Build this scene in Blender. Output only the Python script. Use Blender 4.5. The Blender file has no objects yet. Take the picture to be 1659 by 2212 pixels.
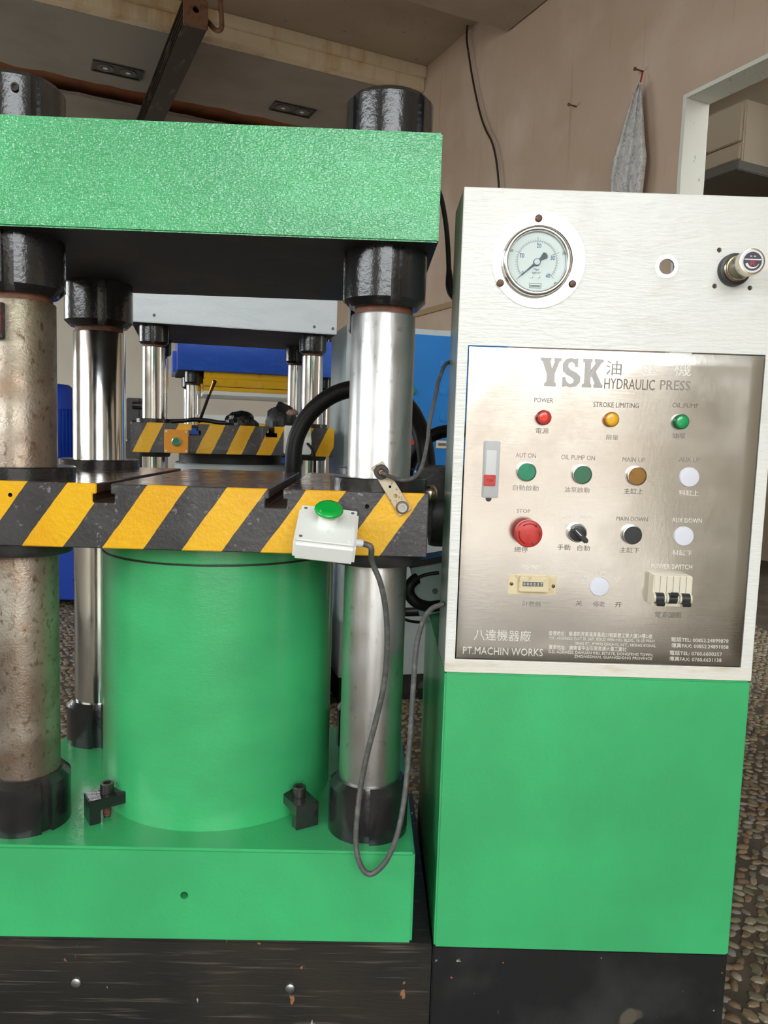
import bpy, bmesh, math, random
from mathutils import Vector, Matrix, noise as mnoise
random.seed(7)
PI = math.pi
sc = bpy.context.scene
col = sc.collection
# ------------------------------------------------------------------ camera, world, light, exposure
IMG_W, IMG_H, FPX = 1659.0, 2212.0, 1657.78
CAM = Vector((0.0, 0.0, 0.98))
YAW, PITCH, ROLL = -0.0251, -0.0984, -0.0324
def rot_cam():
    return (Matrix.Rotation(YAW, 3, 'Z') @ Matrix.Rotation(PITCH, 3, 'X') @ Matrix.Rotation(ROLL, 3, 'Y'))
RC = rot_cam()
cd = bpy.data.cameras.new('camera'); cam = bpy.data.objects.new('camera', cd); col.objects.link(cam)
cd.sensor_fit = 'HORIZONTAL'; cd.sensor_width = 36.0; cd.lens = 36.0 * FPX / IMG_W
cd.clip_start = 0.02; cd.clip_end = 200
right, fwd, up = RC.col[0], RC.col[1], RC.col[2]
cam.matrix_world = Matrix(((right.x, up.x, -fwd.x, CAM.x), (right.y, up.y, -fwd.y, CAM.y), (right.z, up.z, -fwd.z, CAM.z), (0, 0, 0, 1)))
sc.camera = cam
PHI = math.radians(24)                       # the room is turned against the machines
EX = Vector((math.cos(PHI), math.sin(PHI), 0)); EY = Vector((-math.sin(PHI), math.cos(PHI), 0))
def rm(a, b, z=0.0): return EX * a + EY * b + Vector((0, 0, z))
WORLD_STRENGTH = 6.0
w = bpy.data.worlds.new('overcast_sky'); sc.world = w; w.use_nodes = True
bg = w.node_tree.nodes['Background']
bg.inputs[0].default_value = (0.93, 0.97, 1.0, 1); bg.inputs[1].default_value = WORLD_STRENGTH
DOOR_A0, DOOR_A1, DOOR_H, DOOR_B = -2.6, .6, 3.5, -2.6
FILL_WIN_B0, FILL_WIN_B1, FILL_WIN_Z0, FILL_WIN_Z1 = 4.6, 8.7, 1.0, 2.7
FILL_WIN2_B0, FILL_WIN2_B1, FILL_WIN2_Z0, FILL_WIN2_Z1 = -1.4, 2.0, 1.9, 3.4      # both window openings added in the unseen left wall, to brighten the background
pl = bpy.data.lights.new('door_daylight_portal', 'AREA'); pl.shape = 'RECTANGLE'
pl.size = DOOR_A1 - DOOR_A0; pl.size_y = DOOR_H; pl.cycles.is_portal = True
po = bpy.data.objects.new('door_daylight_portal', pl); col.objects.link(po)
po.location = rm((DOOR_A0 + DOOR_A1) / 2, DOOR_B - 0.02, DOOR_H / 2)
po.rotation_euler = (PI / 2, 0, PHI + PI)    # faces into the room
for wb0, wb1, wz0, wz1 in ((FILL_WIN_B0, FILL_WIN_B1, FILL_WIN_Z0, FILL_WIN_Z1), (FILL_WIN2_B0, FILL_WIN2_B1, FILL_WIN2_Z0, FILL_WIN2_Z1)):  # portals over the added left-wall openings
    pl2 = bpy.data.lights.new('added_fill_window_portal', 'AREA'); pl2.shape = 'RECTANGLE'
    pl2.size = wb1 - wb0; pl2.size_y = wz1 - wz0; pl2.cycles.is_portal = True
    po2 = bpy.data.objects.new('added_fill_window_portal', pl2); col.objects.link(po2)
    po2.location = rm(-4.02, (wb0 + wb1) / 2, (wz0 + wz1) / 2); po2.rotation_euler = (PI / 2, 0, PHI + PI / 2 + PI)
pl3 = bpy.data.lights.new('side_room_added_fill_portal', 'AREA'); pl3.shape = 'RECTANGLE'; pl3.size = 2.75; pl3.size_y = 3.4; pl3.cycles.is_portal = True
po3 = bpy.data.objects.new('side_room_added_fill_portal', pl3); col.objects.link(po3)
po3.location = rm(4.52, -.62, 2.5); po3.rotation_euler = (PI / 2, 0, PHI + PI)  # unseen open side of the far room, added to brighten it
sc.view_settings.view_transform = 'Standard'; sc.view_settings.look = 'None'
sc.view_settings.gamma = 1.0; sc.view_settings.use_curve_mapping = False
sc.view_settings.exposure = 0.31
# ------------------------------------------------------------------ pixel -> point at a chosen real depth
def ray(u, v): return RC @ Vector(((u - IMG_W / 2) / FPX, 1.0, -(v - IMG_H / 2) / FPX))
def at(u, v, Y):
    d = ray(u, v); return CAM + d * (Y / d.y)
def atz(u, v, z):
    d = ray(u, v); return CAM + d * ((z - CAM.z) / d.z)
def atw(u, v, a):                            # on a plane parallel to the right wall
    d = ray(u, v); return CAM + d * (a / d.dot(EX))
CABX, CABY, CABYAW = 0.1298, 1.15, -0.0187
CU = Vector((math.cos(CABYAW), math.sin(CABYAW), 0)); CN = Vector((-math.sin(CABYAW), math.cos(CABYAW), 0))
def cab(u, v, off=0.0):                      # local (x, z) on the cabinet front
    o = Vector((CABX, CABY, 0)); d = ray(u, v)
    t = ((o - CAM).dot(CN) + off) / d.dot(CN); p = CAM + d * t - o
    return p.dot(CU), p.z
# ------------------------------------------------------------------ materials
MATS = {}
def new_mat(name):
    m = bpy.data.materials.new(name); m.use_nodes = True; MATS[name] = m
    nt = m.node_tree; return m, nt, nt.nodes['Principled BSDF']
def nd(nt, t, **kw):
    n = nt.nodes.new(t)
    for k, v in kw.items():
        if k in n.inputs: n.inputs[k].default_value = v
        else: setattr(n, k, v)
    return n
def coords(nt, stretch=(1, 1, 1)):
    tc = nd(nt, 'ShaderNodeTexCoord'); mp = nd(nt, 'ShaderNodeMapping'); mp.inputs['Scale'].default_value = stretch
    nt.links.new(tc.outputs['Object'], mp.inputs[0]); return mp.outputs[0]
def noise_fac(nt, scale, lo=.4, hi=.6, stretch=(1, 1, 1), detail=4, rough=.55):
    n = nd(nt, 'ShaderNodeTexNoise'); n.inputs['Scale'].default_value = scale; n.inputs['Detail'].default_value = detail
    n.inputs['Roughness'].default_value = rough
    nt.links.new(coords(nt, stretch), n.inputs['Vector'])
    r = nd(nt, 'ShaderNodeMapRange'); r.inputs['From Min'].default_value = lo; r.inputs['From Max'].default_value = hi
    nt.links.new(n.outputs['Fac'], r.inputs[0]); return r.outputs[0]
def mixc(nt, fac, a, b):
    m = nd(nt, 'ShaderNodeMix', data_type='RGBA')
    for sock, val in ((m.inputs[0], fac), (m.inputs[6], a), (m.inputs[7], b)):
        if hasattr(val, 'links'): nt.links.new(val, sock)
        elif isinstance(val, (int, float)): sock.default_value = val
        else: sock.default_value = (*val, 1)
    return m.outputs[2]
def mat(name, c, rough=.5, metal=0.0, coat=0.0, spots=(), bumps=(), rspot=None, spec=.5):
    """spots: (colour, scale, lo, hi, stretch); bumps: (scale, strength, stretch, detail)"""
    m, nt, b = new_mat(name)
    b.inputs['Roughness'].default_value = rough; b.inputs['Metallic'].default_value = metal
    b.inputs['Coat Weight'].default_value = coat; b.inputs['Coat Roughness'].default_value = .12
    b.inputs['Specular IOR Level'].default_value = spec
    cur = tuple(c)
    for (c2, s, lo, hi, st) in spots: cur = mixc(nt, noise_fac(nt, s, lo, hi, st), cur, c2)
    if hasattr(cur, 'links'): nt.links.new(cur, b.inputs['Base Color'])
    else: b.inputs['Base Color'].default_value = (*cur, 1)
    if rspot:
        f = noise_fac(nt, rspot[0], rspot[1], rspot[2], rspot[5] if len(rspot) > 5 else (1, 1, 1))
        r = nd(nt, 'ShaderNodeMapRange'); r.inputs['To Min'].default_value = rspot[3]; r.inputs['To Max'].default_value = rspot[4]
        nt.links.new(f, r.inputs[0]); nt.links.new(r.outputs[0], b.inputs['Roughness'])
    last = None
    for (s, k, st, det) in bumps:
        f = noise_fac(nt, s, .3, .7, st, det)
        bp = nd(nt, 'ShaderNodeBump'); bp.inputs['Strength'].default_value = k; bp.inputs['Distance'].default_value = .002
        nt.links.new(f, bp.inputs['Height'])
        if last: nt.links.new(last, bp.inputs['Normal'])
        last = bp.outputs[0]
    if last: nt.links.new(last, b.inputs['Normal']); nt.links.new(last, b.inputs['Coat Normal'])
    return m
U = (1, 1, 1)
GREEN = (.05, .41, .145)
green = mat('green_gloss_paint', GREEN, .3, coat=.7, spots=[((.055, .49, .17), 5, .4, .65, (1, 1, 2))], bumps=[(90, .06, (1, 1, 1.4), 2), (200, .05, (.5, .5, 3), 2)])
green_plate = mat('green_wrinkled_paint', GREEN, .3, coat=1.0, spots=[((.06, .50, .175), 6, .4, .65, (1, 1, 2))], bumps=[(300, .36, (.8, 1, 1.15), 1), (110, .10, (.5, 1, 3), 3)])
green_base = mat('green_base_paint', GREEN, .34, coat=.25, spots=[((.055, .50, .175), 4, .4, .65, U)], bumps=[(60, .1, U, 2), (200, .05, U, 2)])
black = mat('black_gloss_paint', (.013, .013, .014), .22, coat=.4, spots=[((.03, .029, .028), 12, .45, .7, U)], bumps=[(140, .12, U, 3)])
black_dull = mat('black_worn_paint', (.022, .022, .022), .45, spots=[((.045, .042, .038), 18, .5, .75, U)], bumps=[(120, .2, U, 3)])
black_under = mat('near_black_brown', (.02, .014, .011), .6, spots=[((.045, .028, .018), 9, .5, .7, U)])  # near-black brown, for plate bottoms and small dark parts
black_rub = mat('black_rubber', (.008, .008, .008), .45, spec=.3)
grey_rub = mat('grey_cable_sheath', (.085, .085, .082), .5, spots=[((.16, .155, .145), 90, .5, .7, U)])
chrome = mat('polished_steel', (.76, .76, .75), .16, 1, spots=[((.62, .59, .54), 14, .5, .8, (1, 1, .4))], rspot=(30, .3, .8, .11, .2), bumps=[(5, .06, (1, 1, .05), 2)])
steel = mat('ground_steel', (.60, .60, .59), .3, 1, spots=[((.55, .53, .5), 25, .55, .8, (1, 1, .5)), ((.42, .40, .37), 60, .62, .75, U)], rspot=(20, .3, .7, .29, .42), bumps=[(200, .05, (1, 1, .2), 2), (4, .08, (1, 1, .05), 2)])
rusty = mat('rust_stained_steel', (.34, .29, .235), .42, .75, spots=[((.21, .145, .10), 6, .40, .68, (1, 1, .5)), ((.50, .46, .38), 4.5, .50, .68, (1, 1, 1.2)), ((.30, .27, .16), 5, .52, .75, (1.5, 1.5, .25)), ((.15, .09, .055), 110, .56, .72, (1, 1, .7)), ((.24, .12, .06), 14, .58, .8, U)], rspot=(30, .3, .7, .32, .55), bumps=[(260, .15, U, 3)])
rust = mat('brown_rust', (.20, .075, .035), .6, spots=[((.10, .04, .022), 40, .4, .6, U)], bumps=[(200, .2, (1, 1, 6), 2)])
white = mat('white_brushed_enamel', (.83, .84, .79), .32, coat=.2, spots=[((.70, .69, .62), 9, .55, .8, U)], bumps=[(38, .28, (1, 1, 5), 3), (20, .12, U, 2)])
white_box = mat('white_box_paint', (.90, .91, .87), .4, spots=[((.62, .57, .46), 26, .62, .8, U)], bumps=[(50, .1, U, 2)])
cream_edge = mat('cream_stained_enamel', (.80, .77, .68), .4, spots=[((.55, .40, .22), 14, .55, .8, (.6, 1, 3))], bumps=[(60, .2, (1, 1, 4), 3)])
beige = mat('yellowed_plastic', (.76, .66, .42), .45, spots=[((.40, .29, .13), 60, .58, .75, U)])
ivory = mat('ivory_plastic', (.78, .72, .57), .42, spots=[((.45, .34, .18), 45, .6, .8, U)])
dark_plastic = mat('charcoal_plastic', (.03, .031, .032), .4)
yellow_die = mat('yellow_paint', (.88, .50, .008), .35, coat=.3, spots=[((.45, .24, .01), 20, .58, .8, U)])
orange_paint = mat('orange_paint', (.90, .36, .012), .4, spots=[((.55, .2, .02), 30, .6, .8, U)])
grey_paint = mat('light_grey_paint', (.66, .72, .75), .34, spots=[((.60, .66, .70), 8, .45, .7, (1, 1, 4))], bumps=[(60, .08, (1, 1, 4), 2)])
grey_pale = mat('pale_grey_green_paint', (.52, .60, .61), .4, spots=[((.46, .54, .55), 9, .5, .7, U)])
blue_press_m = mat('royal_blue_paint', (.020, .11, .60), .35, coat=.2, spots=[((.03, .14, .66), 14, .5, .7, (1, 1, 4)), ((.3, .35, .5), 150, .70, .74, U)])
blue_door = mat('sky_blue_paint', (.006, .20, .62), .4, spots=[((.008, .23, .68), 6, .4, .7, U)])
blue_motor = mat('cobalt_blue_paint', (.008, .06, .45), .4)
teal_white = mat('pale_teal_enamel', (.40, .50, .47), .5, spots=[((.25, .3, .28), 30, .6, .8, U)])
red_cap = mat('red_plastic', (.62, .045, .035), .4, spots=[((.42, .03, .03), 60, .5, .75, U)])
red_lens = mat('red_lens', (.75, .035, .015), .2, coat=.5); yel_lens = mat('amber_yellow_lens', (.85, .46, .01), .2, coat=.5); grn_lens = mat('green_lens', (.006, .36, .10), .2, coat=.5)
red_dark = mat('dark_red_rim', (.22, .01, .012), .25); amb_dark = mat('dark_amber_rim', (.4, .15, .005), .25); grn_dark = mat('dark_green_rim', (.004, .13, .045), .25)
grn_btn = mat('teal_green_button', (.012, .26, .13), .42, spots=[((.02, .20, .10), 90, .5, .7, U)])
grn_btn2 = mat('grimy_green_button', (.04, .17, .09), .5, spots=[((.10, .10, .05), 60, .45, .65, U)])
amb_btn = mat('grimy_amber_button', (.30, .14, .012), .5, spots=[((.14, .06, .01), 60, .45, .65, U), ((.5, .25, .01), 60, .62, .75, U)])
white_btn = mat('white_plastic', (.74, .76, .82), .4)
mush = mat('bright_green_plastic', (.005, .42, .055), .25, coat=.4, spots=[((.45, .6, .48), 130, .66, .70, U)])
bezel_m = mat('satin_chrome_bezel', (.70, .69, .67), .22, 1)
chrome_bright = mat('bright_nickel_flange', (.93, .93, .92), .16, 1)
nickel = mat('tarnished_nickel', (.62, .56, .43), .22, 1, spots=[((.45, .40, .28), 40, .5, .7, U)])
screw_m = mat('brown_screw', (.17, .09, .06), .45, .7)
zinc = mat('grimy_zinc_strip', (.50, .43, .30), .45, .35, spots=[((.16, .13, .09), 140, .6, .68, U), ((.58, .51, .38), 30, .5, .7, U)])
zinc2 = mat('bright_zinc', (.42, .41, .37), .4, .5, spots=[((.35, .32, .27), 120, .6, .7, U)])
brass = mat('brass', (.62, .36, .13), .35, 1, spots=[((.25, .12, .06), 80, .5, .7, U)])
dial_m = mat('pale_dial', (.80, .86, .84), .5)
ink_blue = mat('blue_print', (.03, .11, .34), .6); ink_grey = mat('grey_print', (.16, .19, .20), .6); needle_m = mat('slate_needle', (.09, .11, .13), .5)
ink_white = mat('white_print', (.8, .8, .8), .6); ink_dark = mat('dark_print', (.06, .05, .07), .5); ink_red = mat('red_print', (.6, .05, .06), .5)
etch = mat('etched_dark_line', (.20, .18, .155), .55, .3); etch_l = mat('etched_pale_line', (.78, .76, .70), .5, .6); etch_m = mat('etched_grey_line', (.27, .25, .225), .5, .5)
glass, nt, b = new_mat('clear_gauge_glass'); b.inputs['Roughness'].default_value = .02; b.inputs['Transmission Weight'].default_value = 1; b.inputs['IOR'].default_value = 1.02; b.inputs['Base Color'].default_value = (.95, .98, .97, 1)
stainless = mat('scratched_stainless', (.74, .72, .68), .22, 1, spots=[((.66, .62, .56), 4, .4, .7, U)], rspot=(16, .3, .7, .15, .235), bumps=[(230, .012, (1, 1, .5), 3), (140, .010, (.25, 1, 2.5), 2)])
# worn black skirt: horizontal scuffs and bare patches
skirt_m = mat('scuffed_black_paint', (.014, .014, .013), .42, spots=[((.030, .025, .019), 5, .4, .65, U), ((.10, .085, .068), 60, .58, .74, (.13, 1, 4)), ((.42, .39, .34), 15, .685, .695, (1.8, 1, .6)), ((.30, .14, .07), 17, .71, .72, (1.5, 1, .8))], bumps=[(110, .12, (.4, 1, 3), 3)])
skirt2_m = mat('black_skirt_paint', (.012, .013, .013), .4, spots=[((.035, .036, .035), 6, .5, .7, U), ((.45, .10, .02), 75, .735, .745, U), ((.3, .3, .28), 60, .70, .72, U), ((.10, .085, .065), 5, .71, .73, U)], bumps=[(90, .12, U, 3)])
plat_top = mat('oily_brown_steel', (.20, .12, .07), .2, .75, spots=[((.09, .045, .028), 9, .42, .62, (1, .6, 1)), ((.30, .22, .15), 22, .58, .75, (1, 2, 1))], rspot=(25, .3, .7, .12, .3), bumps=[(80, .08, U, 3)])
slot_m = mat('rusty_slot', (.11, .055, .03), .55, spots=[((.05, .03, .02), 40, .4, .6, U)])
def hazard(name, period, width, phase, slope, ztop, last, kc, yw=(.86, .47, .004)):
    m, nt, b = new_mat(name)
    tc = nd(nt, 'ShaderNodeTexCoord'); sx = nd(nt, 'ShaderNodeSeparateXYZ'); nt.links.new(tc.outputs['Object'], sx.inputs[0])
    wob = noise_fac(nt, 14, .3, .7, U, 3)
    def mth(op, a, c):
        n = nd(nt, 'ShaderNodeMath', operation=op)
        for i, val in enumerate((a, c)):
            if hasattr(val, 'links'): nt.links.new(val, n.inputs[i])
            else: n.inputs[i].default_value = val
        return n.outputs[0]
    t = mth('SUBTRACT', sx.outputs[0], mth('MULTIPLY', mth('SUBTRACT', sx.outputs[2], ztop), slope))
    t = mth('ADD', mth('SUBTRACT', t, phase), mth('MULTIPLY', wob, .003))
    fr = mth('FLOORED_MODULO', t, period)
    mask = mth('LESS_THAN', fr, width)
    if last is not None: mask = mth('MULTIPLY', mask, mth('LESS_THAN', t, last))
    kcol = mixc(nt, noise_fac(nt, 90, .62, .7, U), mixc(nt, noise_fac(nt, 16, .4, .7), kc, tuple(x * 1.6 for x in kc)), (.22, .21, .2))
    ycol = mixc(nt, noise_fac(nt, 7, .5, .62), yw, (yw[0] * .93, yw[1] * .86, yw[2]))
    nt.links.new(mixc(nt, mask, kcol, ycol), b.inputs['Base Color'])
    b.inputs['Roughness'].default_value = .33; b.inputs['Coat Weight'].default_value = .25
    bp = nd(nt, 'ShaderNodeBump'); bp.inputs['Strength'].default_value = .2; bp.inputs['Distance'].default_value = .002
    nt.links.new(noise_fac(nt, 120, .3, .7, U, 3), bp.inputs['Height']); nt.links.new(bp.outputs[0], b.inputs['Normal'])
    return m
plaster = mat('stained_pink_plaster', (.50, .38, .285), .85, spots=[((.46, .34, .245), 1.2, .4, .7, U), ((.57, .45, .36), 2.2, .5, .75, U), ((.34, .225, .14), 3.0, .62, .86, (8, 8, .3)), ((.16, .10, .07), 60, .75, .78, U)], bumps=[(30, .1, U, 3)])
plaster_c = mat('grimy_ceiling_plaster', (.48, .40, .30), .9, spots=[((.40, .33, .25), 1.5, .45, .7, U), ((.14, .12, .09), 26, .68, .76, U)])
plaster_w = mat('cream_wall_plaster', (.86, .82, .70), .85, spots=[((.80, .75, .63), 1.5, .45, .7, U)])
soffit_m = mat('grey_soffit_board', (.36, .33, .29), .85, spots=[((.30, .27, .23), 2, .45, .7, U)])
fascia_m = mat('stained_cream_fascia', (.80, .68, .49), .8, spots=[((.58, .38, .16), 5, .5, .75, (1.5, 1.5, .3))], bumps=[(40, .1, U, 2)])
brown_gap = mat('rust_brown_board', (.30, .105, .04), .8, spots=[((.17, .06, .03), 3, .45, .65, U)])
rail_m = mat('greasy_dark_steel', (.045, .034, .026), .55, .4, spots=[((.20, .17, .13), 9, .55, .7, (1, .3, 1))])
rail_end = mat('red_primer_steel', (.22, .11, .06), .6, spots=[((.1, .05, .03), 20, .5, .7, U)])
reveal_m = mat('chipped_white_plaster', (.66, .67, .60), .85, spots=[((.35, .32, .26), 26, .66, .72, (1, 1, .6))], bumps=[(30, .25, U, 3)])
floor_m = mat('dark_pebble_mortar', (.115, .095, .07), .7, spots=[((.075, .062, .047), 6, .4, .6, U)], bumps=[(90, .3, U, 3)])
PEB = [mat('pebble_tan', (.25, .185, .11), .6), mat('pebble_grey', (.21, .19, .155), .6), mat('pebble_cream', (.31, .26, .185), .6), mat('pebble_brown', (.20, .13, .075), .6), mat('pebble_olive', (.18, .16, .095), .6)]
cloth_m = mat('faded_floral_cloth', (.52, .52, .50), .9, spots=[((.64, .62, .60), 28, .48, .52, U), ((.58, .47, .46), 16, .6, .66, U), ((.36, .39, .38), 60, .56, .6, U)])
wood_m = mat('brown_wood', (.34, .23, .12), .7); bag_m = mat('black_plastic_bag', (.012, .012, .013), .25, bumps=[(60, 1.0, U, 4)])
skin_rag = mat('pinkish_brown', (.32, .19, .15), .7); street_m = mat('street_asphalt', (.21, .185, .16), .9)
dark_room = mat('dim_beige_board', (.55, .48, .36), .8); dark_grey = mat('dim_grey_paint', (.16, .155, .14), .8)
paper = mat('torn_beige_paper', (.5, .42, .28), .8, spots=[((.15, .11, .07), 30, .5, .6, U)])
# ------------------------------------------------------------------ geometry helpers
class MB:
    def __init__(s): s.v = []; s.f = []; s.m = []
    def add(s, vs, fs, mi=0):
        o = len(s.v); s.v += [tuple(p) for p in vs]; s.f += [tuple(i + o for i in f) for f in fs]; s.m += [mi] * len(fs); return s
    def box(s, x0, x1, y0, y1, z0, z1, mi=0, M=None):
        vs = [Vector((x, y, z)) for z in (z0, z1) for y in (y0, y1) for x in (x0, x1)]
        if M is not None: vs = [M @ p for p in vs]
        return s.add(vs, [(0, 2, 3, 1), (4, 5, 7, 6), (0, 1, 5, 4), (2, 6, 7, 3), (0, 4, 6, 2), (1, 3, 7, 5)], mi)
    def lathe(s, prof, c=(0, 0, 0), axis='Z', n=32, mi=0, M=None, cap=True):
        vs = []; fs = []; c = Vector(c); k = len(prof)
        for (r, h) in prof:
            for i in range(n):
                t = 2 * PI * i / n; x, y = r * math.cos(t), r * math.sin(t)
                p = Vector((x, y, h)) if axis == 'Z' else Vector((x, -h, y)) if axis == 'Y' else Vector((h, x, y))   # axis Y: profile height points to -Y (towards the viewer)
                vs.append((M @ p if M is not None else p) + c)
        for j in range(k - 1):
            for i in range(n):
                a, b2 = j * n + i, j * n + (i + 1) % n; fs.append((a, b2, b2 + n, a + n))
        if cap: fs.append(tuple(range(n))[::-1]); fs.append(tuple((k - 1) * n + i for i in range(n)))
        return s.add(vs, fs, mi)
    def prism(s, pts, z0, z1, mi=0, M=None):
        n = len(pts); vs = [Vector((x, y, z0)) for x, y in pts] + [Vector((x, y, z1)) for x, y in pts]
        if M is not None: vs = [M @ p for p in vs]
        return s.add(vs, [tuple(range(n))[::-1], tuple(range(n, 2 * n))] + [(i, (i + 1) % n, n + (i + 1) % n, n + i) for i in range(n)], mi)
    def tube(s, pts, r, n=10, mi=0, sub=6):
        P = spline([Vector(p) for p in pts], sub) if sub > 1 else [Vector(p) for p in pts]
        vs = []; fs = []; prev = None
        for i, p in enumerate(P):
            t = (P[min(i + 1, len(P) - 1)] - P[max(i - 1, 0)]).normalized()
            if prev is None: a = t.orthogonal().normalized()
            else: a = (prev - t * prev.dot(t)).normalized()
            prev = a; bb = t.cross(a)
            rr = r(i / (len(P) - 1)) if callable(r) else r
            for k in range(n): vs.append(p + (a * math.cos(2 * PI * k / n) + bb * math.sin(2 * PI * k / n)) * rr)
        for i in range(len(P) - 1):
            for k in range(n):
                a, b2 = i * n + k, i * n + (k + 1) % n; fs.append((a, b2, b2 + n, a + n))
        fs.append(tuple(range(n))[::-1]); fs.append(tuple((len(P) - 1) * n + k for k in range(n)))
        return s.add(vs, fs, mi)
def spline(P, sub):
    out = []; Q = [P[0] * 2 - P[1]] + P + [P[-1] * 2 - P[-2]]
    for i in range(1, len(Q) - 2):
        a, b2, c, d = Q[i - 1:i + 3]
        for k in range(sub):
            t = k / sub
            out.append(.5 * ((2 * b2) + (c - a) * t + (2 * a - 5 * b2 + 4 * c - d) * t * t + (3 * b2 - a - 3 * c + d) * t ** 3))
    out.append(P[-1]); return out
def obj(name, mb, mats, parent=None, bevel=0.0, seg=2, smooth=40, loc=None, rot=None):
    me = bpy.data.meshes.new(name); me.from_pydata(mb.v, [], mb.f)
    for m in (mats if isinstance(mats, (list, tuple)) else [mats]): me.materials.append(m)
    for p, mi in zip(me.polygons, mb.m): p.material_index = mi
    bm = bmesh.new(); bm.from_mesh(me); bmesh.ops.recalc_face_normals(bm, faces=bm.faces)
    if bevel:
        es = [e for e in bm.edges if len(e.link_faces) == 2 and e.calc_face_angle() > .6]
        bmesh.ops.bevel(bm, geom=es, offset=bevel, segments=seg, affect='EDGES', clamp_overlap=True)
    bm.to_mesh(me); bm.free()
    if smooth:
        for p in me.polygons: p.use_smooth = True
        me.set_sharp_from_angle(angle=math.radians(smooth))
    o = bpy.data.objects.new(name, me); col.objects.link(o)
    if parent: o.parent = parent
    if loc is not None: o.location = loc
    if rot is not None: o.rotation_euler = rot
    return o
def cut(o, cutters):                          # real holes: boolean, applied
    for mbc in cutters:
        c = obj('cutter', mbc, MATS['dark_print'], smooth=0); c.parent = o.parent; c.location = o.location; c.rotation_euler = o.rotation_euler
        md = o.modifiers.new('b', 'BOOLEAN'); md.operation = 'DIFFERENCE'; md.solver = 'EXACT'; md.object = c
        bpy.context.view_layer.update()
        me = bpy.data.meshes.new_from_object(o.evaluated_get(bpy.context.evaluated_depsgraph_get()))
        o.modifiers.clear(); old = o.data; nm = old.name; o.data = me; bpy.data.meshes.remove(old); me.name = nm
        cm = c.data; bpy.data.objects.remove(c); bpy.data.meshes.remove(cm)
    for p in o.data.polygons: p.use_smooth = True
    o.data.set_sharp_from_angle(angle=math.radians(35))
    return o
def empty(name, loc, rz=0.0, rot=None):
    e = bpy.data.objects.new(name, None); col.objects.link(e); e.location = loc; e.rotation_euler = rot or (0, 0, rz); e.empty_display_size = .05
    return e
def tag(o, label, cat, group=None):
    o['label'] = label; o['category'] = cat
    if group: o['group'] = group
    return o
def struct(o): o['kind'] = 'structure'; return o
def slotted(R, depth, z0, z1, slots, wslot, cham=0.0, cham0=0.0, n=64, c=(0, 0)):
    """round nut with spanner slots down its side"""
    mb = MB(); ring = []
    for i in range(n):
        t = 2 * PI * i / n; ring.append(t)
    for sl in slots:
        h = wslot / 2 / R
        for d in (-h - 1e-4, -h + 1e-4, h - 1e-4, h + 1e-4): ring.append((sl + d) % (2 * PI))
    ring = sorted(ring); rad = []
    for t in ring:
        ins = any(abs((t - sl + PI) % (2 * PI) - PI) < wslot / 2 / R for sl in slots); rad.append(R - depth if ins else R)
    N = len(ring); levels = []
    if cham0: levels += [(z0, cham0), (z0 + cham0, 0)]
    else: levels += [(z0, 0)]
    if cham: levels += [(z1 - cham, 0), (z1, cham)]
    else: levels += [(z1, 0)]
    vs = []
    for z, c2 in levels:
        for t, r in zip(ring, rad):
            rr = min(r, R - c2); vs.append((c[0] + rr * math.cos(t), c[1] + rr * math.sin(t), z))
    fs = []
    for j in range(len(levels) - 1):
        for i in range(N): fs.append((j * N + i, j * N + (i + 1) % N, (j + 1) * N + (i + 1) % N, (j + 1) * N + i))
    fs.append(tuple(range(N))[::-1]); fs.append(tuple((len(levels) - 1) * N + i for i in range(N)))
    return mb.add(vs, fs)
def A(deg): return math.radians(deg - 90) % (2 * PI)     # angle seen from the front, + to the right
def text_mesh(name, body, m, parent, x0, z0, x1, z1, y, depth=.0004, tilt=0.0, bold=0.0, surf=None):
    """flat lettering fitted to the box x0..x1, z0..z1 on a plane facing -Y"""
    cu = bpy.data.curves.new('t', 'FONT'); cu.body = body; cu.extrude = .02; cu.offset = bold; cu.resolution_u = 2
    t = bpy.data.objects.new('t', cu); col.objects.link(t); bpy.context.view_layer.update()
    me = bpy.data.meshes.new_from_object(t.evaluated_get(bpy.context.evaluated_depsgraph_get()))
    bpy.data.objects.remove(t); bpy.data.curves.remove(cu)
    xs = [v.co.x for v in me.vertices]; ys = [v.co.y for v in me.vertices]
    if not xs: return None
    ax, bx, ay, by = min(xs), max(xs), min(ys), max(ys)
    for v in me.vertices:
        fx = (v.co.x - ax) / (bx - ax + 1e-9); fy = (v.co.y - ay) / (by - ay + 1e-9)
        v.co = (x0 + fx * (x1 - x0), y - (depth if v.co.z > 0 else -depth * .5), z0 + fy * (z1 - z0) + tilt * fx)
    if surf:
        for v in me.vertices: v.co.y = surf(v.co.x, v.co.z) + (v.co.y - y)
    me.name = name; me.materials.clear(); me.materials.append(m)
    o = bpy.data.objects.new(name, me); col.objects.link(o); o.parent = parent
    return o
# ------------------------------------------------------------------ the room
RM = Matrix.Rotation(PHI, 4, 'Z')
def rbox(mb, a0, a1, b0, b1, z0, z1, mi=0): return mb.box(a0, a1, b0, b1, z0, z1, mi)
def robj(name, mb, mats, **kw):              # room pieces keep room axes as their local axes
    o = obj(name, mb, mats, **kw)
    if o.parent is None: o.rotation_euler = (0, 0, PHI)
    return o
def atb(u, v, b):
    d = ray(u, v); return CAM + d * (b / d.dot(EY))
RA0, RA1, RB0, RB1, RH = -4.0, 3.0, -2.6, 9.2, 3.95
floor = struct(robj('floor', MB().box(RA0 - .2, 6.2, RB0 - .2, RB1 + .2, -.06, 0.0), floor_m, smooth=0))
struct(robj('ground_outside', MB().box(-16, 16, -22, RB0 - .2, -.08, -.02).box(6.2, 16, RB0 - .2, 8, -.08, -.02).box(-16, RA0 - .2, RB0 - .2, 14, -.08, -.02), street_m, smooth=0))
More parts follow.
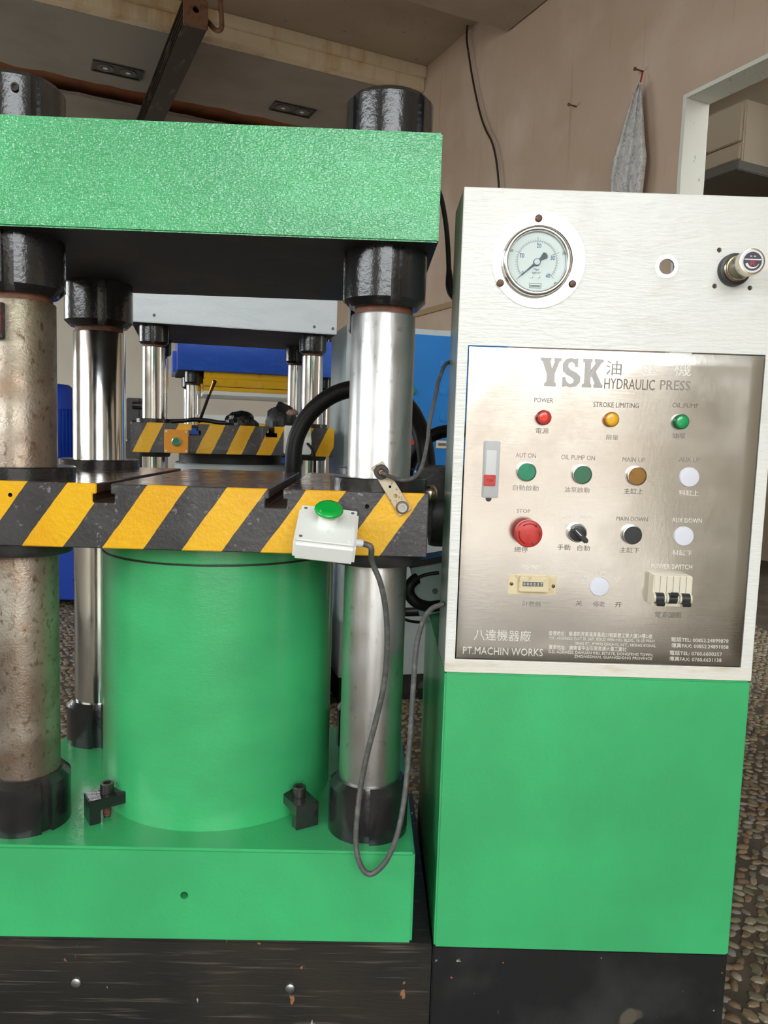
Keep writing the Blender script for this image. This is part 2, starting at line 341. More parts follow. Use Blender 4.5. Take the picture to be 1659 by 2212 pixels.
mb = MB(); OB0, OB1, OZ = .9, 3.0, 2.71
mb.box(RA1, RA1 + .15, OB1, RB1 + .15, 0, RH + .1); mb.box(RA1, RA1 + .15, RB0 - .15, OB0, 0, RH + .1); mb.box(RA1, RA1 + .15, OB0, OB1, OZ, RH + .1)
struct(robj('wall_right', mb, plaster, smooth=0))
struct(robj('wall_back', MB().box(RA0 - .15, RA1, RB1, RB1 + .15, 0, RH + .1), plaster_w, smooth=0))
mb = MB()
for q0_, q1_ in ((RB0 - .15, FILL_WIN2_B0), (FILL_WIN2_B1, FILL_WIN_B0), (FILL_WIN_B1, RB1)): mb.box(RA0 - .15, RA0, q0_, q1_, 0, RH + .1)
for q0_, q1_, h0_, h1_ in ((FILL_WIN2_B0, FILL_WIN2_B1, FILL_WIN2_Z0, FILL_WIN2_Z1), (FILL_WIN_B0, FILL_WIN_B1, FILL_WIN_Z0, FILL_WIN_Z1)): mb.box(RA0 - .15, RA0, q0_, q1_, 0, h0_); mb.box(RA0 - .15, RA0, q0_, q1_, h1_, RH + .1)  # gaps left for the added fill windows
struct(robj('wall_left', mb, plaster_w, smooth=0))
struct(robj('wall_opposite', MB().box(-16, 16, -14.3, -14, -.02, 3.4), mat('facade_across_street', (.26, .22, .18), .9), smooth=0))
mb = MB(); mb.box(RA0, DOOR_A0, RB0 - .15, RB0, 0, RH + .1); mb.box(DOOR_A1, RA1, RB0 - .15, RB0, 0, RH + .1); mb.box(DOOR_A0, DOOR_A1, RB0 - .15, RB0, DOOR_H, RH + .1)
struct(robj('wall_front', mb, plaster_w, smooth=0))
struct(robj('ceiling', MB().box(RA0 - .15, RA1 + .15, RB0 - .15, RB1 + .15, RH, RH + .12), plaster_c, smooth=0))
struct(robj('trim_1', MB().box(RA0, RA1 - .001, 3.4, 4.61, 3.705, RH), plaster_c, smooth=0, bevel=.012))            # concrete beam above
fb = MB(); fb.box(RA0, RA1 - .001, 5.80, 5.90, 3.77, RH); fb.box(RA0, RA1 - .001, 5.765, 5.80, 3.865, RH)
struct(robj('trim_2', fb, fascia_m, smooth=0, bevel=.006))
# soffit boards with ragged edges on either side of the brown gap
def ragged(b, amp, n=70, seed=0):
    rr = random.Random(seed); return [(RA0 + (RA1 - .001 - RA0) * i / n, b + rr.uniform(-amp, amp)) for i in range(n + 1)]
e1 = ragged(6.98, .022, seed=1); e2 = ragged(7.33, .012, seed=2)
s1 = MB().prism([(RA0, 5.9), (RA1 - .001, 5.9)] + e1[::-1], 3.77, 3.80)
s2 = MB().prism(e2 + [(RA1 - .001, RB1), (RA0, RB1)], 3.77, 3.80)
sof = struct(robj('soffit', MB().box(RA0, RA1 - .001, 5.9, RB1, 3.85, 3.88), brown_gap, smooth=0))
for sx_ in (s1, s2): obj('soffit_board', sx_, soffit_m, sof, smooth=0)
mb = MB(); mb.box(RA1 - .02, RA1, 4.6, 7.6, 1.975, 2.02)
struct(robj('trim_3', mb, wood_m, smooth=0, bevel=.003))                                                            # wooden batten low on the right wall
# white chipped reveal of the opening
rv = MB(); rr = random.Random(3)
jag = lambda lo, hi, n, base, amp: [(lo + (hi - lo) * i / n, base + rr.uniform(-amp, amp)) for i in range(n + 1)]
pts = [(RA1 - .004 + x, z) for x, z in [(0, 0), (.158, 0)]]
edge_in = [(RA1 + .152 + rr.uniform(-.004, .004), OZ * i / 14) for i in range(15)]; edge_out = [(RA1 - .006 + rr.uniform(-.006, .004), OZ * i / 14) for i in range(15)]
MJ = Matrix(((1, 0, 0, 0), (0, 0, 1, 0), (0, 1, 0, 0), (0, 0, 0, 1)))
rv.prism(edge_in + edge_out[::-1], OB1 - .022, OB1, M=MJ)
rv.box(RA1 - .004, RA1 + .152, OB0, OB1 - .024, OZ - .02, OZ)
struct(robj('trim_4', rv, reveal_m, smooth=0))
# the room behind the opening
mb = MB(); mb.box(5.9, 6.05, -.6, 6.2, 0, 4.2); mb.box(3.15, 6.05, 6.05, 6.2, 0, 4.2); mb.box(3.15, 6.05, -.6, -.45, 0, .8)  # last box is a low sill; open above for the added daylight
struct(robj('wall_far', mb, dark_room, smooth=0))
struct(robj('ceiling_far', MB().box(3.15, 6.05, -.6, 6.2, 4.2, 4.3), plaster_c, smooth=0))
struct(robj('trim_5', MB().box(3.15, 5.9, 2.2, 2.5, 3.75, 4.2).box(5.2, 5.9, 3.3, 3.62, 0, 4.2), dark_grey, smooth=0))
def room_ab(p): return p.dot(EX), p.dot(EY), p.z
_, cb1, cz1 = room_ab(atw(1517, 256, 4.9)); _, cb0, cz1b = room_ab(atw(1609, 282, 4.9)); _, _, cz0 = room_ab(atw(1517, 385, 4.9)); _, _, czm = room_ab(atw(1560, 325, 4.9))
t = empty('wall_cupboard', rm(4.9, (cb0 + cb1) / 2, cz0)); t.rotation_euler = (0, 0, PHI)
tag(t, 'dim beige wall cupboard seen through the opening in the pink wall', 'cupboard'); hb_ = (cb1 - cb0) / 2; hz_ = cz1 - cz0
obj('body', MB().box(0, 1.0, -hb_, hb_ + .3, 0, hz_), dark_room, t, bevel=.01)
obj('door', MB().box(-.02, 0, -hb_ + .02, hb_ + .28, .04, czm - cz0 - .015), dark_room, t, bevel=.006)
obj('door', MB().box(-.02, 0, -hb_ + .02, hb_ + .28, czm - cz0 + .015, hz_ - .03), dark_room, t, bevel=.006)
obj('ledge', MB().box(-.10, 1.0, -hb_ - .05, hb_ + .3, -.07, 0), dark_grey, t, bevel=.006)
# ------------------------------------------------------------------ pebbles set in the floor
def peb_mesh(name, seed, m):
    rr = random.Random(seed); n = 7; mb = MB(); rad = [rr.uniform(.72, 1.1) for _ in range(n)]
    vs = [(rad[i] * math.cos(2 * PI * i / n), rad[i] * .62 * math.sin(2 * PI * i / n), -.25) for i in range(n)]
    vs += [(.72 * rad[i] * math.cos(2 * PI * i / n), .72 * rad[i] * .62 * math.sin(2 * PI * i / n), .16) for i in range(n)] + [(0, 0, .24)]
    fs = [(i, (i + 1) % n, n + (i + 1) % n, n + i) for i in range(n)] + [(n + i, n + (i + 1) % n, 2 * n) for i in range(n)]
    mb.add(vs, fs); me = bpy.data.meshes.new(name); me.from_pydata(mb.v, [], mb.f); me.materials.append(m)
    for p in me.polygons: p.use_smooth = True
    return me, mb
PM = [peb_mesh('pebble', i, PEB[i % 5]) for i in range(15)]
cand = []; rr = random.Random(11); st = .0285
def in_body(x, y): return (.12 < x < .61 and 1.14 < y < 1.68) or (-.63 < x < .13 and 1.14 < y < 1.69)
for j in range(int(3.4 / (st * .86))):
    for i in range(int(4.2 / st)):
        x = -2.0 + i * st + (j % 2) * st / 2 + rr.uniform(-.006, .006); y = 1.0 + j * st * .86 + rr.uniform(-.006, .006)
        q = x / y
        vis = x > .5 or y > 1.7 or x < -.62
        if vis and not in_body(x, y) and rr.random() < .93: cand.append((x, y))
def strip(p): q = p[0] / p[1]; return .465 < q < .545 and p[1] > 1.12
near = sorted([p for p in cand if strip(p)], key=lambda p: p[1])[:298]; ns = set(near)
FI = Matrix.Rotation(-PHI, 4, 'Z')
def peb_xf(p):
    s = rr.uniform(.0155, .0225)
    return Matrix.Translation((p[0], p[1], .0005)) @ Matrix.Rotation(rr.uniform(0, PI), 4, 'Z') @ Matrix.Diagonal((s, s * rr.uniform(.8, 1.15), s, 1))
for p in near:
    o = bpy.data.objects.new('pebble', PM[rr.randrange(15)][0]); col.objects.link(o); o.parent = floor; o.matrix_local = FI @ peb_xf(p)
rest = MB()
for p in cand:
    if p in ns: continue
    k = rr.randrange(15); X = FI @ peb_xf(p); rest.add([X @ Vector(v) for v in PM[k][1].v], PM[k][1].f, k % 5)
rq = random.Random(23)                        # the same floor carries on towards the door behind the camera
for j in range(74):
    for i in range(100):
        p = (-2.0 + i * .04 + (j % 2) * .02 + rq.uniform(-.01, .01), -1.9 + j * .0365 + rq.uniform(-.01, .01))
        if p[1] > 1.05 and in_body(p[0], p[1] + .1): continue
        s_ = rq.uniform(.018, .026); k = rq.randrange(15); X = FI @ Matrix.Translation((p[0], p[1], .0005)) @ Matrix.Rotation(rq.uniform(0, PI), 4, 'Z') @ Matrix.Diagonal((s_, s_, s_ * .7, 1))
        rest.add([X @ Vector(v) for v in PM[k][1].v], PM[k][1].f, k % 5)
o = obj('pebbles', rest, PEB, floor, smooth=0); o['kind'] = 'stuff'
# ------------------------------------------------------------------ hydraulic presses
def press_body(root, d):
    """parts shared by all presses; local origin = centre of the footprint on the floor"""
    hw, hd = d['hw'], d['hd']
    P = {}
    P['skirt'] = obj('skirt', MB().box(-hw, hw + d.get('skx', 0), -hd, hd, 0, d['base'][0]), d['skirt_m'], root, bevel=.002)
    P['base'] = obj('base', MB().box(-hw, hw, -hd, hd, *d['base']), d['base_m'], root, bevel=.004)
    P['cylinder'] = obj('cylinder', MB().lathe(d['cyl'], n=72), d['cyl_m'], root, smooth=30)
    P['ram'] = obj('ram', MB().lathe(d['ram'], n=64), d['ram_m'], root, smooth=30)
    # moving platen with T-slots running front to back
    z0, z1 = d['plat']; ts = d['tslots']; sw, tw, sd, td = d['tdim']
    prof = [(-hw, z0), (hw, z0), (hw, z1)]
    for x in sorted(ts, reverse=True):
        prof += [(x + sw, z1), (x + sw, z1 - sd), (x + tw, z1 - sd), (x + tw, z1 - td), (x - tw, z1 - td), (x - tw, z1 - sd), (x - sw, z1 - sd), (x - sw, z1)]
    prof += [(-hw, z1)]
    M = Matrix(((1, 0, 0, 0), (0, 0, 1, 0), (0, 1, 0, 0), (0, 0, 0, 1)))
    pb = MB().prism(prof, -hd, hd, M=M)
    pl_ = obj('platen', pb, [d['side_m'], d['haz_m'], d['ptop_m'], slot_m], root, smooth=0, bevel=.0015, seg=1)
    for f in pl_.data.polygons:
        n, c = f.normal, f.center
        if n.y < -.5: f.material_index = 1
        elif n.z > .5 and c.z > z1 - .003: f.material_index = 2
        elif n.y > .9 or abs(c.x) > hw - .004: f.material_index = 0
        elif c.z < z0 + .004: f.material_index = 3
        elif min(abs(c.x - x) for x in ts) < tw + .003 and c.z > z1 - td - .004: f.material_index = 3
    P['platen'] = pl_
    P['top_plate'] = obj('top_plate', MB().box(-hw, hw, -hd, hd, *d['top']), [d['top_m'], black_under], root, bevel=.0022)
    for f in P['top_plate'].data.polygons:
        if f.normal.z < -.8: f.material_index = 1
    return P
def column(root, x, y, R, m, z, s, nutm=black):
    """shaft with its nuts and collars as sub-parts"""
    zb, zp0, zp1, zt0, zt1 = z['b'], z['p0'], z['p1'], z['t0'], z['t1']
    g = R / .0507
    c = obj('column', MB().lathe([(R, zb + .05 * g), (R, zt0 - .0975 * g), (R - .001, zt0 - .0955 * g)], (x, y, 0), n=56), m, root, smooth=30)
    obj('thread', MB().lathe([(R * .905, zt0 - .0955 * g - .002), (R * .905, zt0 - .08 * g), (R * .88, zt0 - .078 * g), (R * .88, zt0 - .04 * g)], (x, y, 0), n=48), rust, c, smooth=30)
    obj('base_ring', MB().lathe([(R * .9, zb), (R * .9, zb + .09 * g)], (x, y, 0), n=48), rust, c, smooth=30)
    obj('base_nut', slotted(R * 1.315, .007 * g, zb, zb + .089 * g, [A(k) for k in s['base']], .018 * g, cham=.011 * g, c=(x, y)), nutm, c, smooth=30)
    obj('upper_nut', slotted(R * 1.285, .007 * g, zt0 - .0855 * g, zt0, [A(k) for k in s['up']], .017 * g, cham0=.011 * g, c=(x, y)), nutm, c, smooth=30)
    obj('cap_nut', slotted(R * 1.315, .007 * g, zt1, zt1 + .0745 * g, [A(k) for k in s['cap']], .014 * g, cham=.009 * g, c=(x, y)), nutm, c, smooth=30)
    obj('top_collar', MB().lathe([(R * 1.53, zp1), (R * 1.53, zp1 + .0175 * g), (R * 1.50, zp1 + .019 * g)], (x, y, 0), n=64), nutm, c, smooth=30)
    obj('lower_collar', MB().lathe([(R * 1.40, zp0 - .021 * g), (R * 1.48, zp0 - .013 * g), (R * 1.48, zp0)], (x, y, 0), n=64), black_dull, c, smooth=30)
    return c
PX, PY = -.2625, 1.411
press = tag(empty('hydraulic_press', (PX, PY, 0)), 'large green four-column hydraulic press with yellow and black striped table, nearest the camera', 'press')
zt = .8963
haz1 = hazard('hazard_stripes', .1185, .0605, .0315 - PX, .692, zt, .08, (.040, .040, .041))
CR = .207
d1 = dict(hw=.3582, hd=.261, skx=.0325, base=(.1745, .3269), plat=(.7988, .8963), top=(1.2636, 1.417), skirt_m=skirt_m, base_m=green_base, top_m=green_plate,
          cyl=[(CR + .0005, .3269), (CR + .0005, .7660), (CR - .0018, .7668), (CR - .0018, .7688), (CR, .7698), (CR, .792)], cyl_m=green,
          ram=[(.17, .78), (.17, .7988)], ram_m=steel, tslots=(-.1277, .1287), tdim=(.0104, .0164, .0155, .029), side_m=green, haz_m=haz1, ptop_m=plat_top)
P1 = press_body(press, d1)
zz = dict(b=.3269, p0=.7988, p1=.8963, t0=1.2636, t1=1.417)
column(press, .283, -.175, .0507, steel, zz, dict(base=(-6, 84, 174, 264), up=(15, 105, 195, 285), cap=(-50, 42, 130, 222)))
cl = column(press, -.283, -.175, .0507, rusty, zz, dict(base=(48, 138, 228, 318), up=(8, 98, 188, 278), cap=(44, 134, 224, 314)))
column(press, -.283, .175, .0507, chrome, zz, dict(base=(12, 102, 192, 282), up=(24, 114, 204, 294), cap=(10, 100, 190, 280)))
column(press, .283, .175, .0507, chrome, zz, dict(base=(30, 120, 210, 300), up=(30, 120, 210, 300), cap=(20, 110, 200, 290)))
# tapped hole in the front of the base, and drilled holes in the platen
cut(P1['base'], [MB().lathe([(.0062, -.03), (.0062, .03)], (-.0037, -.261, .2503), axis='Y', n=24)])
hm = []
for (x, y) in [(-.0611, -.048), (-.001, .018), (.0789, -.072), (.0804, .100), (-.0916, .141), (-.0853, -.0625), (.03, -.15), (-.03, .15)]:
    hm.append(MB().lathe([(.008, .86), (.008, .91)], (x, y, 0), n=20))
cut(P1['platen'], hm)
cut(P1['platen'], [MB().lathe([(.0032, -.02), (.0032, .02)], (-.5277 - PX, -.261, .8752), axis='Y', n=16), MB().lathe([(.0034, -.02), (.0034, .02)], (at(793, 1094, 1.15).x - PX, -.261, at(793, 1094, 1.15).z), axis='Y', n=16)])
for f in P1['platen'].data.polygons:
    c = f.center
    if f.material_index == 0 and abs(c.x) < .35 and c.y < .255: f.material_index = 3
obj('dark_seam_ring', MB().lathe([(CR - .004, .7655), (CR + .0007, .7657), (CR + .0007, .7682), (CR - .004, .7684)], n=72, cap=False), black_under, P1['cylinder'], smooth=30)  # thin dark ring added to make the cylinder's seam groove read darker
for (u, v) in ((165, 2122), (627, 2134)):
    p = at(u, v, 1.15); h = obj('screw', MB().lathe([(.0075, 0), (.0075, .0025), (.005, .004)], (p.x - PX, -.261, p.z), axis='Y', n=16), steel, press)
p = at(32, 187, 1.17)
obj('pin_hole', MB().lathe([(.006, -.001), (.006, .0006), (.0035, .0006), (.0035, -.002)], (p.x - PX, -.175 - .0664, p.z), axis='Y', n=20), black_under, cl)
# two toe clamps that hold the cylinder foot
def clamp(base_uv, deg, corner):
    p = atz(*base_uv, .3269); R_ = Matrix.Rotation(math.radians(deg), 4, 'Z'); p = Vector((p.x - PX, p.y - PY, .3269)) - R_ @ Vector((0, corner * .0205, 0))
    M = Matrix.Translation(p) @ R_                                    # local +x points to the cylinder
    prof = [(0, 0), (.018, 0), (.018, .023), (.062, .025), (.070, .020), (.090, .020), (.090, .044), (.062, .048), (.052, .042), (0, .042)]
    MP = M @ Matrix(((1, 0, 0, 0), (0, 0, 1, 0), (0, 1, 0, 0), (0, 0, 0, 1)))
    c = obj('clamp', MB().prism(prof, -.0205, .0205, M=MP), black, press, bevel=.0012)
    o3 = M @ Vector((.033, 0, 0))
    obj('bolt', MB().lathe([(.0058, 0), (.0058, .042), (.0108, .0422), (.0112, .0435), (.0112, .058), (.0104, .059), (.0064, .059), (.0064, .052)], o3, n=28), mat('oiled_bolt_steel', (.10, .095, .09), .35, .8), c, smooth=35)
    for k in range(6): obj('thread_ring', MB().lathe([(.0058, .002 + k * .0026), (.0068, .0032 + k * .0026), (.0058, .0044 + k * .0026)], o3, n=18), rust, c, smooth=0)
    return c
clamp((194, 1785), 33, -1); clamp((640, 1795), 121, 1)
# ------------------------------------------------------------------ control cabinet
cabinet = tag(empty('control_cabinet', (CABX, CABY, 0), CABYAW), 'white control cabinet with stainless button panel on a green oil tank', 'control cabinet')
CW = .4747; CZT, CZW, CZG = 1.3436, .6221, .1688
obj('plinth', MB().box(.0, CW, .004, .50, 0, CZG), skirt2_m, cabinet, bevel=.002)
obj('oil_tank', MB().box(.001, CW, .001, .50, CZG, CZW - .001), green_base, cabinet, bevel=.003)
px0, pz1 = cab(1012, 745); px1, _ = cab(1655, 765); _, pz0 = cab(982, 1422); qx1, _ = cab(1597, 1447)
px0 = .0152; px1 = .4570; pz0 = .6425; pz1 = 1.1180
shell = MB()
shell.box(0, CW, 0, .004, CZW, CZT)
fr = obj('front_frame', shell, white, cabinet, bevel=.0012, seg=1)
hx, hz = cab(1440, 576)
cuts = [MB().box(px0, px1, -.02, .02, pz0, pz1), MB().lathe([(.0115, -.02), (.0115, .02)], (hx, 0, hz), axis='Y', n=32)]
gx, gz = cab(1163, 563)
cuts.append(MB().lathe([(.052, -.02), (.052, .02)], (gx, 0, gz), axis='Y', n=48))
for (u, v) in ((1554, 540), (1544, 618), (1620, 622)):
    x, z = cab(u, v); cuts.append(MB().lathe([(.0036, -.02), (.0036, .02)], (x, 0, z), axis='Y', n=18))
cut(fr, cuts)
obj('hole_rim', MB().lathe([(.0168, -.001), (.0168, .0006), (.0115, .0006), (.0115, -.004)], (hx, 0, hz), axis='Y', n=14, cap=False), bezel_m, cabinet, smooth=0)
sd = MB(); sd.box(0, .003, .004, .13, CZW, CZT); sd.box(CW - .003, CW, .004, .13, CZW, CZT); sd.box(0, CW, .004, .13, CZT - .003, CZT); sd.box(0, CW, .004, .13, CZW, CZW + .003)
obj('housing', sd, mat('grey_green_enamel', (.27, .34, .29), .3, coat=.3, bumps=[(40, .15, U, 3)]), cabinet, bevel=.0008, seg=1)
obj('lower_ledge', MB().box(.0005, CW - .0005, -.0006, .002, CZW, pz0 - .001), cream_edge, cabinet, bevel=.0005, seg=1)
# stainless door panel, slightly dished so that it mirrors unevenly
gp = MB(); NX, NZ = 44, 48; vs = []; y0 = -.0020
def panel_y(x, z):
    ee = max(0.0, min(x - px0 - .0022, px1 - .0022 - x, z - pz0 - .0022, pz1 - .0022 - z))
    return y0 + .0022 * math.exp(-ee / .0035) + mnoise.noise(Vector((x * 6.5, z * 6.5, 2.3))) * .0016 * min(1, ee / .03)
for j in range(NZ + 1):
    for i in range(NX + 1):
        fx, fz = i / NX, j / NZ; x = px0 + .0022 + (px1 - px0 - .0044) * fx; z = pz0 + .0022 + (pz1 - pz0 - .0044) * fz
        vs.append((x, panel_y(x, z), z))
fs = [(j * (NX + 1) + i, j * (NX + 1) + i + 1, (j + 1) * (NX + 1) + i + 1, (j + 1) * (NX + 1) + i) for j in range(NZ) for i in range(NX)]
gp.add(vs, fs); gp.box(px0 + .0022, px1 - .0022, y0 + .0050, y0 + .012, pz0 + .0022, pz1 - .0022)
panel = obj('door_panel', gp, stainless, cabinet, smooth=60)
for f in panel.data.polygons:
    if f.center.y < y0 + .0035 and f.normal.y > 0: f.flip()
panel.data.update()
panel['label'] = 'scratched stainless steel door panel'
YP = -.0016
def lab(body, u0, v0, u1, v1, m=None, bold=0.0, tilt_px=None):
    """v0/v1 = top/bottom at the left end; lettering runs with the cabinet's horizontals"""
    x0, z1 = cab(u0, v0); _, z0 = cab(u0, v1); x1, _ = cab(u1, v1)
    return text_mesh('lettering', body, m or etch, panel, x0, z0, x1, z1, YP, .0004, 0, bold, panel_y)
def slab_letters():
    """the three big raised slab-serif initials, built from bars"""
    x0, zt_ = cab(1168, 772); x1, zb_ = cab(1300, 838); w = (x1 - x0); hgt = zt_ - cab(1168, 834)[1]
    mb = MB(); MQ = Matrix(((1, 0, 0, 0), (0, 0, 1, 0), (0, 1, 0, 0), (0, 0, 0, 1)))
    def poly(pts, ox, lw): mb.prism([(x0 + w * (ox + lw * x), zt_ - hgt + hgt * y) for x, y in pts], YP - .0006, YP + .0002, M=MQ)
    # Y
    poly([(0, 1), (.52, 1), (.52, .9), (.46, .88), (.56, .62), (.68, .88), (.64, .9), (.64, 1), (1, 1), (1, .9), (.9, .86), (.70, .44), (.70, .16), (.78, .1), (.78, 0), (.22, 0), (.22, .1), (.32, .16), (.32, .44), (.1, .86), (0, .9)], 0, .33)
    # S
    S = [(.78, .70), (.66, .70), (.60, .82), (.48, .87), (.34, .82), (.32, .70), (.44, .60), (.72, .50), (.92, .36), (.90, .16), (.74, .03), (.46, -.02), (.22, .04), (.20, 0), (.08, 0), (.08, .34), (.20, .34), (.28, .18), (.44, .10), (.58, .14), (.62, .24), (.52, .34), (.26, .43), (.08, .56), (.06, .80), (.20, .96), (.44, 1.02), (.64, .97), (.68, 1), (.78, 1)]
    poly(S, .33, .34)
    # K
    poly([(0, 1), (.46, 1), (.46, .9), (.40, .86), (.40, .62), (.62, .86), (.56, .9), (.56, 1), (1, 1), (1, .9), (.90, .86), (.64, .56), (.92, .14), (1, .1), (1, 0), (.56, 0), (.56, .1), (.62, .14), (.46, .40), (.40, .34), (.40, .14), (.46, .1), (.46, 0), (0, 0), (0, .1), (.1, .14), (.1, .86), (0, .9)], .67, .33)
    mb.v = [(x, y - YP + panel_y(x, z), z) for x, y, z in mb.v]; o = obj('lettering', mb, mat('raised_grey_metal', (.36, .345, .32), .45, .5), panel, smooth=0)
slab_letters()
lab('油', 1309, 779, 1341, 810, etch_m); lab('壓', 1384, 779, 1417, 811, etch_l); lab('機', 1456, 781, 1491, 812, etch_l)
lab('HYDRAULIC', 1305, 817, 1413, 840, etch); lab('PRESS', 1426, 821, 1490, 842, etch_m)
for t_ in [('POWER', 1154, 859, 1194, 869, etch), ('電源', 1157, 924, 1184, 936, etch), ('STROKE LIMITING', 1281, 868, 1379, 879, etch), ('限量', 1309, 939, 1334, 950, etch_m), ('OIL PUMP', 1452, 870, 1508, 880, etch), ('油泵', 1452, 935, 1480, 947, etch),
           ('AUT ON', 1114, 978, 1157, 988, etch_m), ('自動啟動', 1108, 1047, 1163, 1059, etch_m), ('OIL PUMP ON', 1212, 982, 1284, 992, etch_m), ('油泵啟動', 1219, 1051, 1272, 1063, etch_m), ('MAIN UP', 1344, 987, 1392, 997, etch_m), ('主缸上', 1347, 1054, 1388, 1066, etch), ('AUX UP', 1466, 987, 1511, 997, etch_m), ('料缸上', 1466, 1058, 1508, 1070, etch_l),
           ('STOP', 1116, 1099, 1145, 1107, etch_m), ('總停', 1111, 1180, 1139, 1192, etch_m), ('AUT', 1212, 1111, 1234, 1119, etch_l), ('MAN', 1256, 1112, 1280, 1120, etch_l), ('手動', 1204, 1175, 1231, 1187, etch), ('自動', 1247, 1177, 1273, 1189, etch_m), ('MAIN DOWN', 1331, 1115, 1398, 1124, etch_m), ('主缸下', 1339, 1181, 1380, 1193, etch), ('AUX DOWN', 1451, 1118, 1515, 1128, etch_l), ('料缸下', 1452, 1187, 1494, 1199, etch_l),
           ('COUNTER', 1126, 1220, 1178, 1229, etch_l), ('計數器', 1128, 1297, 1168, 1309, etch_m), ('ON', 1253, 1243, 1267, 1251, etch_l), ('AUX', 1285, 1233, 1308, 1241, etch_l), ('OFF', 1326, 1248, 1344, 1256, etch_l), ('关', 1243, 1296, 1256, 1308, etch), ('停電', 1281, 1298, 1305, 1310, etch_m), ('开', 1328, 1300, 1341, 1311, etch), ('POWER SWITCH', 1406, 1217, 1494, 1227, etch_l), ('電源開關', 1414, 1320, 1469, 1333, etch),
           ('八達機器廠', 1024, 1358, 1146, 1382, etch_l), ('PT.MACHIN WORKS', 1000, 1396, 1172, 1412, etch_l),
           ('香港地址：香港新界葵涌葵昌路21號業豐工業大廈24樓D座', 1185, 1362, 1408, 1372, etch_l), ('H.K. ADDRESS: FLAT D, 24/F, BOLD WIN IND. BLDG., 16-18 WAH', 1186, 1374, 1412, 1381, etch_l), ('SING ST., KWAI CHUNG, N.T., HONG KONG.', 1242, 1386, 1416, 1393, etch_l),
           ('廣東地址：廣東省中山市東鳳鎮大鳳工業村', 1185, 1392, 1352, 1402, etch_l), ('G.D. ADDRESS: DAHUAN IND. ESTATE, DONGFENG TOWN,', 1184, 1404, 1410, 1411, etch_l), ('ZHONGSHAN, GUANGDONG PROVINCE', 1240, 1414, 1408, 1421, etch_l),
           ('電話TEL: 00852.24899878', 1449, 1375, 1572, 1385, etch_l), ('傳真FAX: 00852.24891058', 1449, 1388, 1572, 1398, etch_l), ('電話TEL: 0760.6600357', 1446, 1404, 1558, 1414, etch_l), ('傳真FAX: 0760.6631138', 1445, 1417, 1557, 1427, etch_l)]:
    lab(*t_)
def bez(name, u, v, R, prof, m, kids, parent=None):
    x, z = cab(u, v, -.006); mb = MB().lathe([(r, h) for r, h in prof], (x, -.001, z), axis='Y', n=40)
    o = obj(name, mb, m, parent or cabinet, smooth=35)
    for (kn, kp, km) in kids: obj(kn, MB().lathe(kp, (x, -.001, z), axis='Y', n=40), km, o, smooth=35)
    return o, x, z
mm = .001
for (u, v, l, dk, lb) in ((1174, 902, red_lens, red_dark, 'red indicator lamp'), (1320, 906, yel_lens, amb_dark, 'yellow indicator lamp'), (1471, 911, grn_lens, grn_dark, 'green indicator lamp')):
    o, x, z = bez('indicator_lamp', u, v, 11, [(11.3 * mm, 0), (11.3 * mm, 8 * mm), (10.3 * mm, 10 * mm)], dk, [('lens', [(8.9 * mm, 9.9 * mm), (8.9 * mm, 10.6 * mm), (8 * mm, 11.2 * mm), (4 * mm, 11.5 * mm)], l)]); o['label'] = lb
BZ = [(14.6 * mm, 0), (14.6 * mm, 8 * mm), (14.2 * mm, 9 * mm), (13.2 * mm, 9.3 * mm), (12.9 * mm, 8 * mm)]
for (u, v, m, lb) in ((1137, 1019, grn_btn, 'green push button'), (1257, 1025, grn_btn2, 'grimy green push button'), (1375, 1028, amb_btn, 'grimy amber push button'), (1365, 1155, dark_plastic, 'black push button')):
    o, x, z = bez('push_button', u, v, 14, BZ, bezel_m, [('cap', [(12.8 * mm, 7 * mm), (12.8 * mm, 8.6 * mm), (12.2 * mm, 9.1 * mm), (5 * mm, 9.2 * mm)], m)]); o['label'] = lb
for (u, v) in ((1491, 1031), (1479, 1159), (1296, 1268)):
    o, x, z = bez('blanking_plug', u, v, 14, [(14.9 * mm, 0), (14.9 * mm, 2.2 * mm), (14 * mm, 3.6 * mm), (8 * mm, 4.2 * mm)], white_btn, []); o['label'] = 'white blanking plug'
# emergency stop
es, x, z = bez('emergency_stop', 1136, 1149, 20, [(13 * mm, 0), (13 * mm, 16 * mm), (19 * mm, 18 * mm), (20.4 * mm, 21 * mm), (20.4 * mm, 27 * mm), (19 * mm, 30 * mm), (15 * mm, 31.5 * mm), (6 * mm, 32 * mm)], red_cap, []); es['label'] = 'red mushroom emergency stop button'
for k in range(3):
    a0 = math.radians(130 - 120 * k); pts = [(x + 15.2 * mm * math.cos(a0 - i * .17), -.0328, z + 15.2 * mm * math.sin(a0 - i * .17)) for i in range(9)]
    am = MB().tube(pts, .0007, 6, sub=1)
    e_ = Vector(pts[-1]); tg = (e_ - Vector(pts[-2])).normalized(); nrm = Vector((-tg.z, 0, tg.x))
    q = [e_ + tg * .003, e_ + nrm * .0022 - tg * .001, e_ - nrm * .0022 - tg * .001]
    am.add([p + Vector((0, dy, 0)) for dy in (-.0006, .0006) for p in q], [(0, 1, 2), (5, 4, 3), (0, 3, 4, 1), (1, 4, 5, 2), (2, 5, 3, 0)])
    obj('arrow', am, red_dark, es, smooth=0)
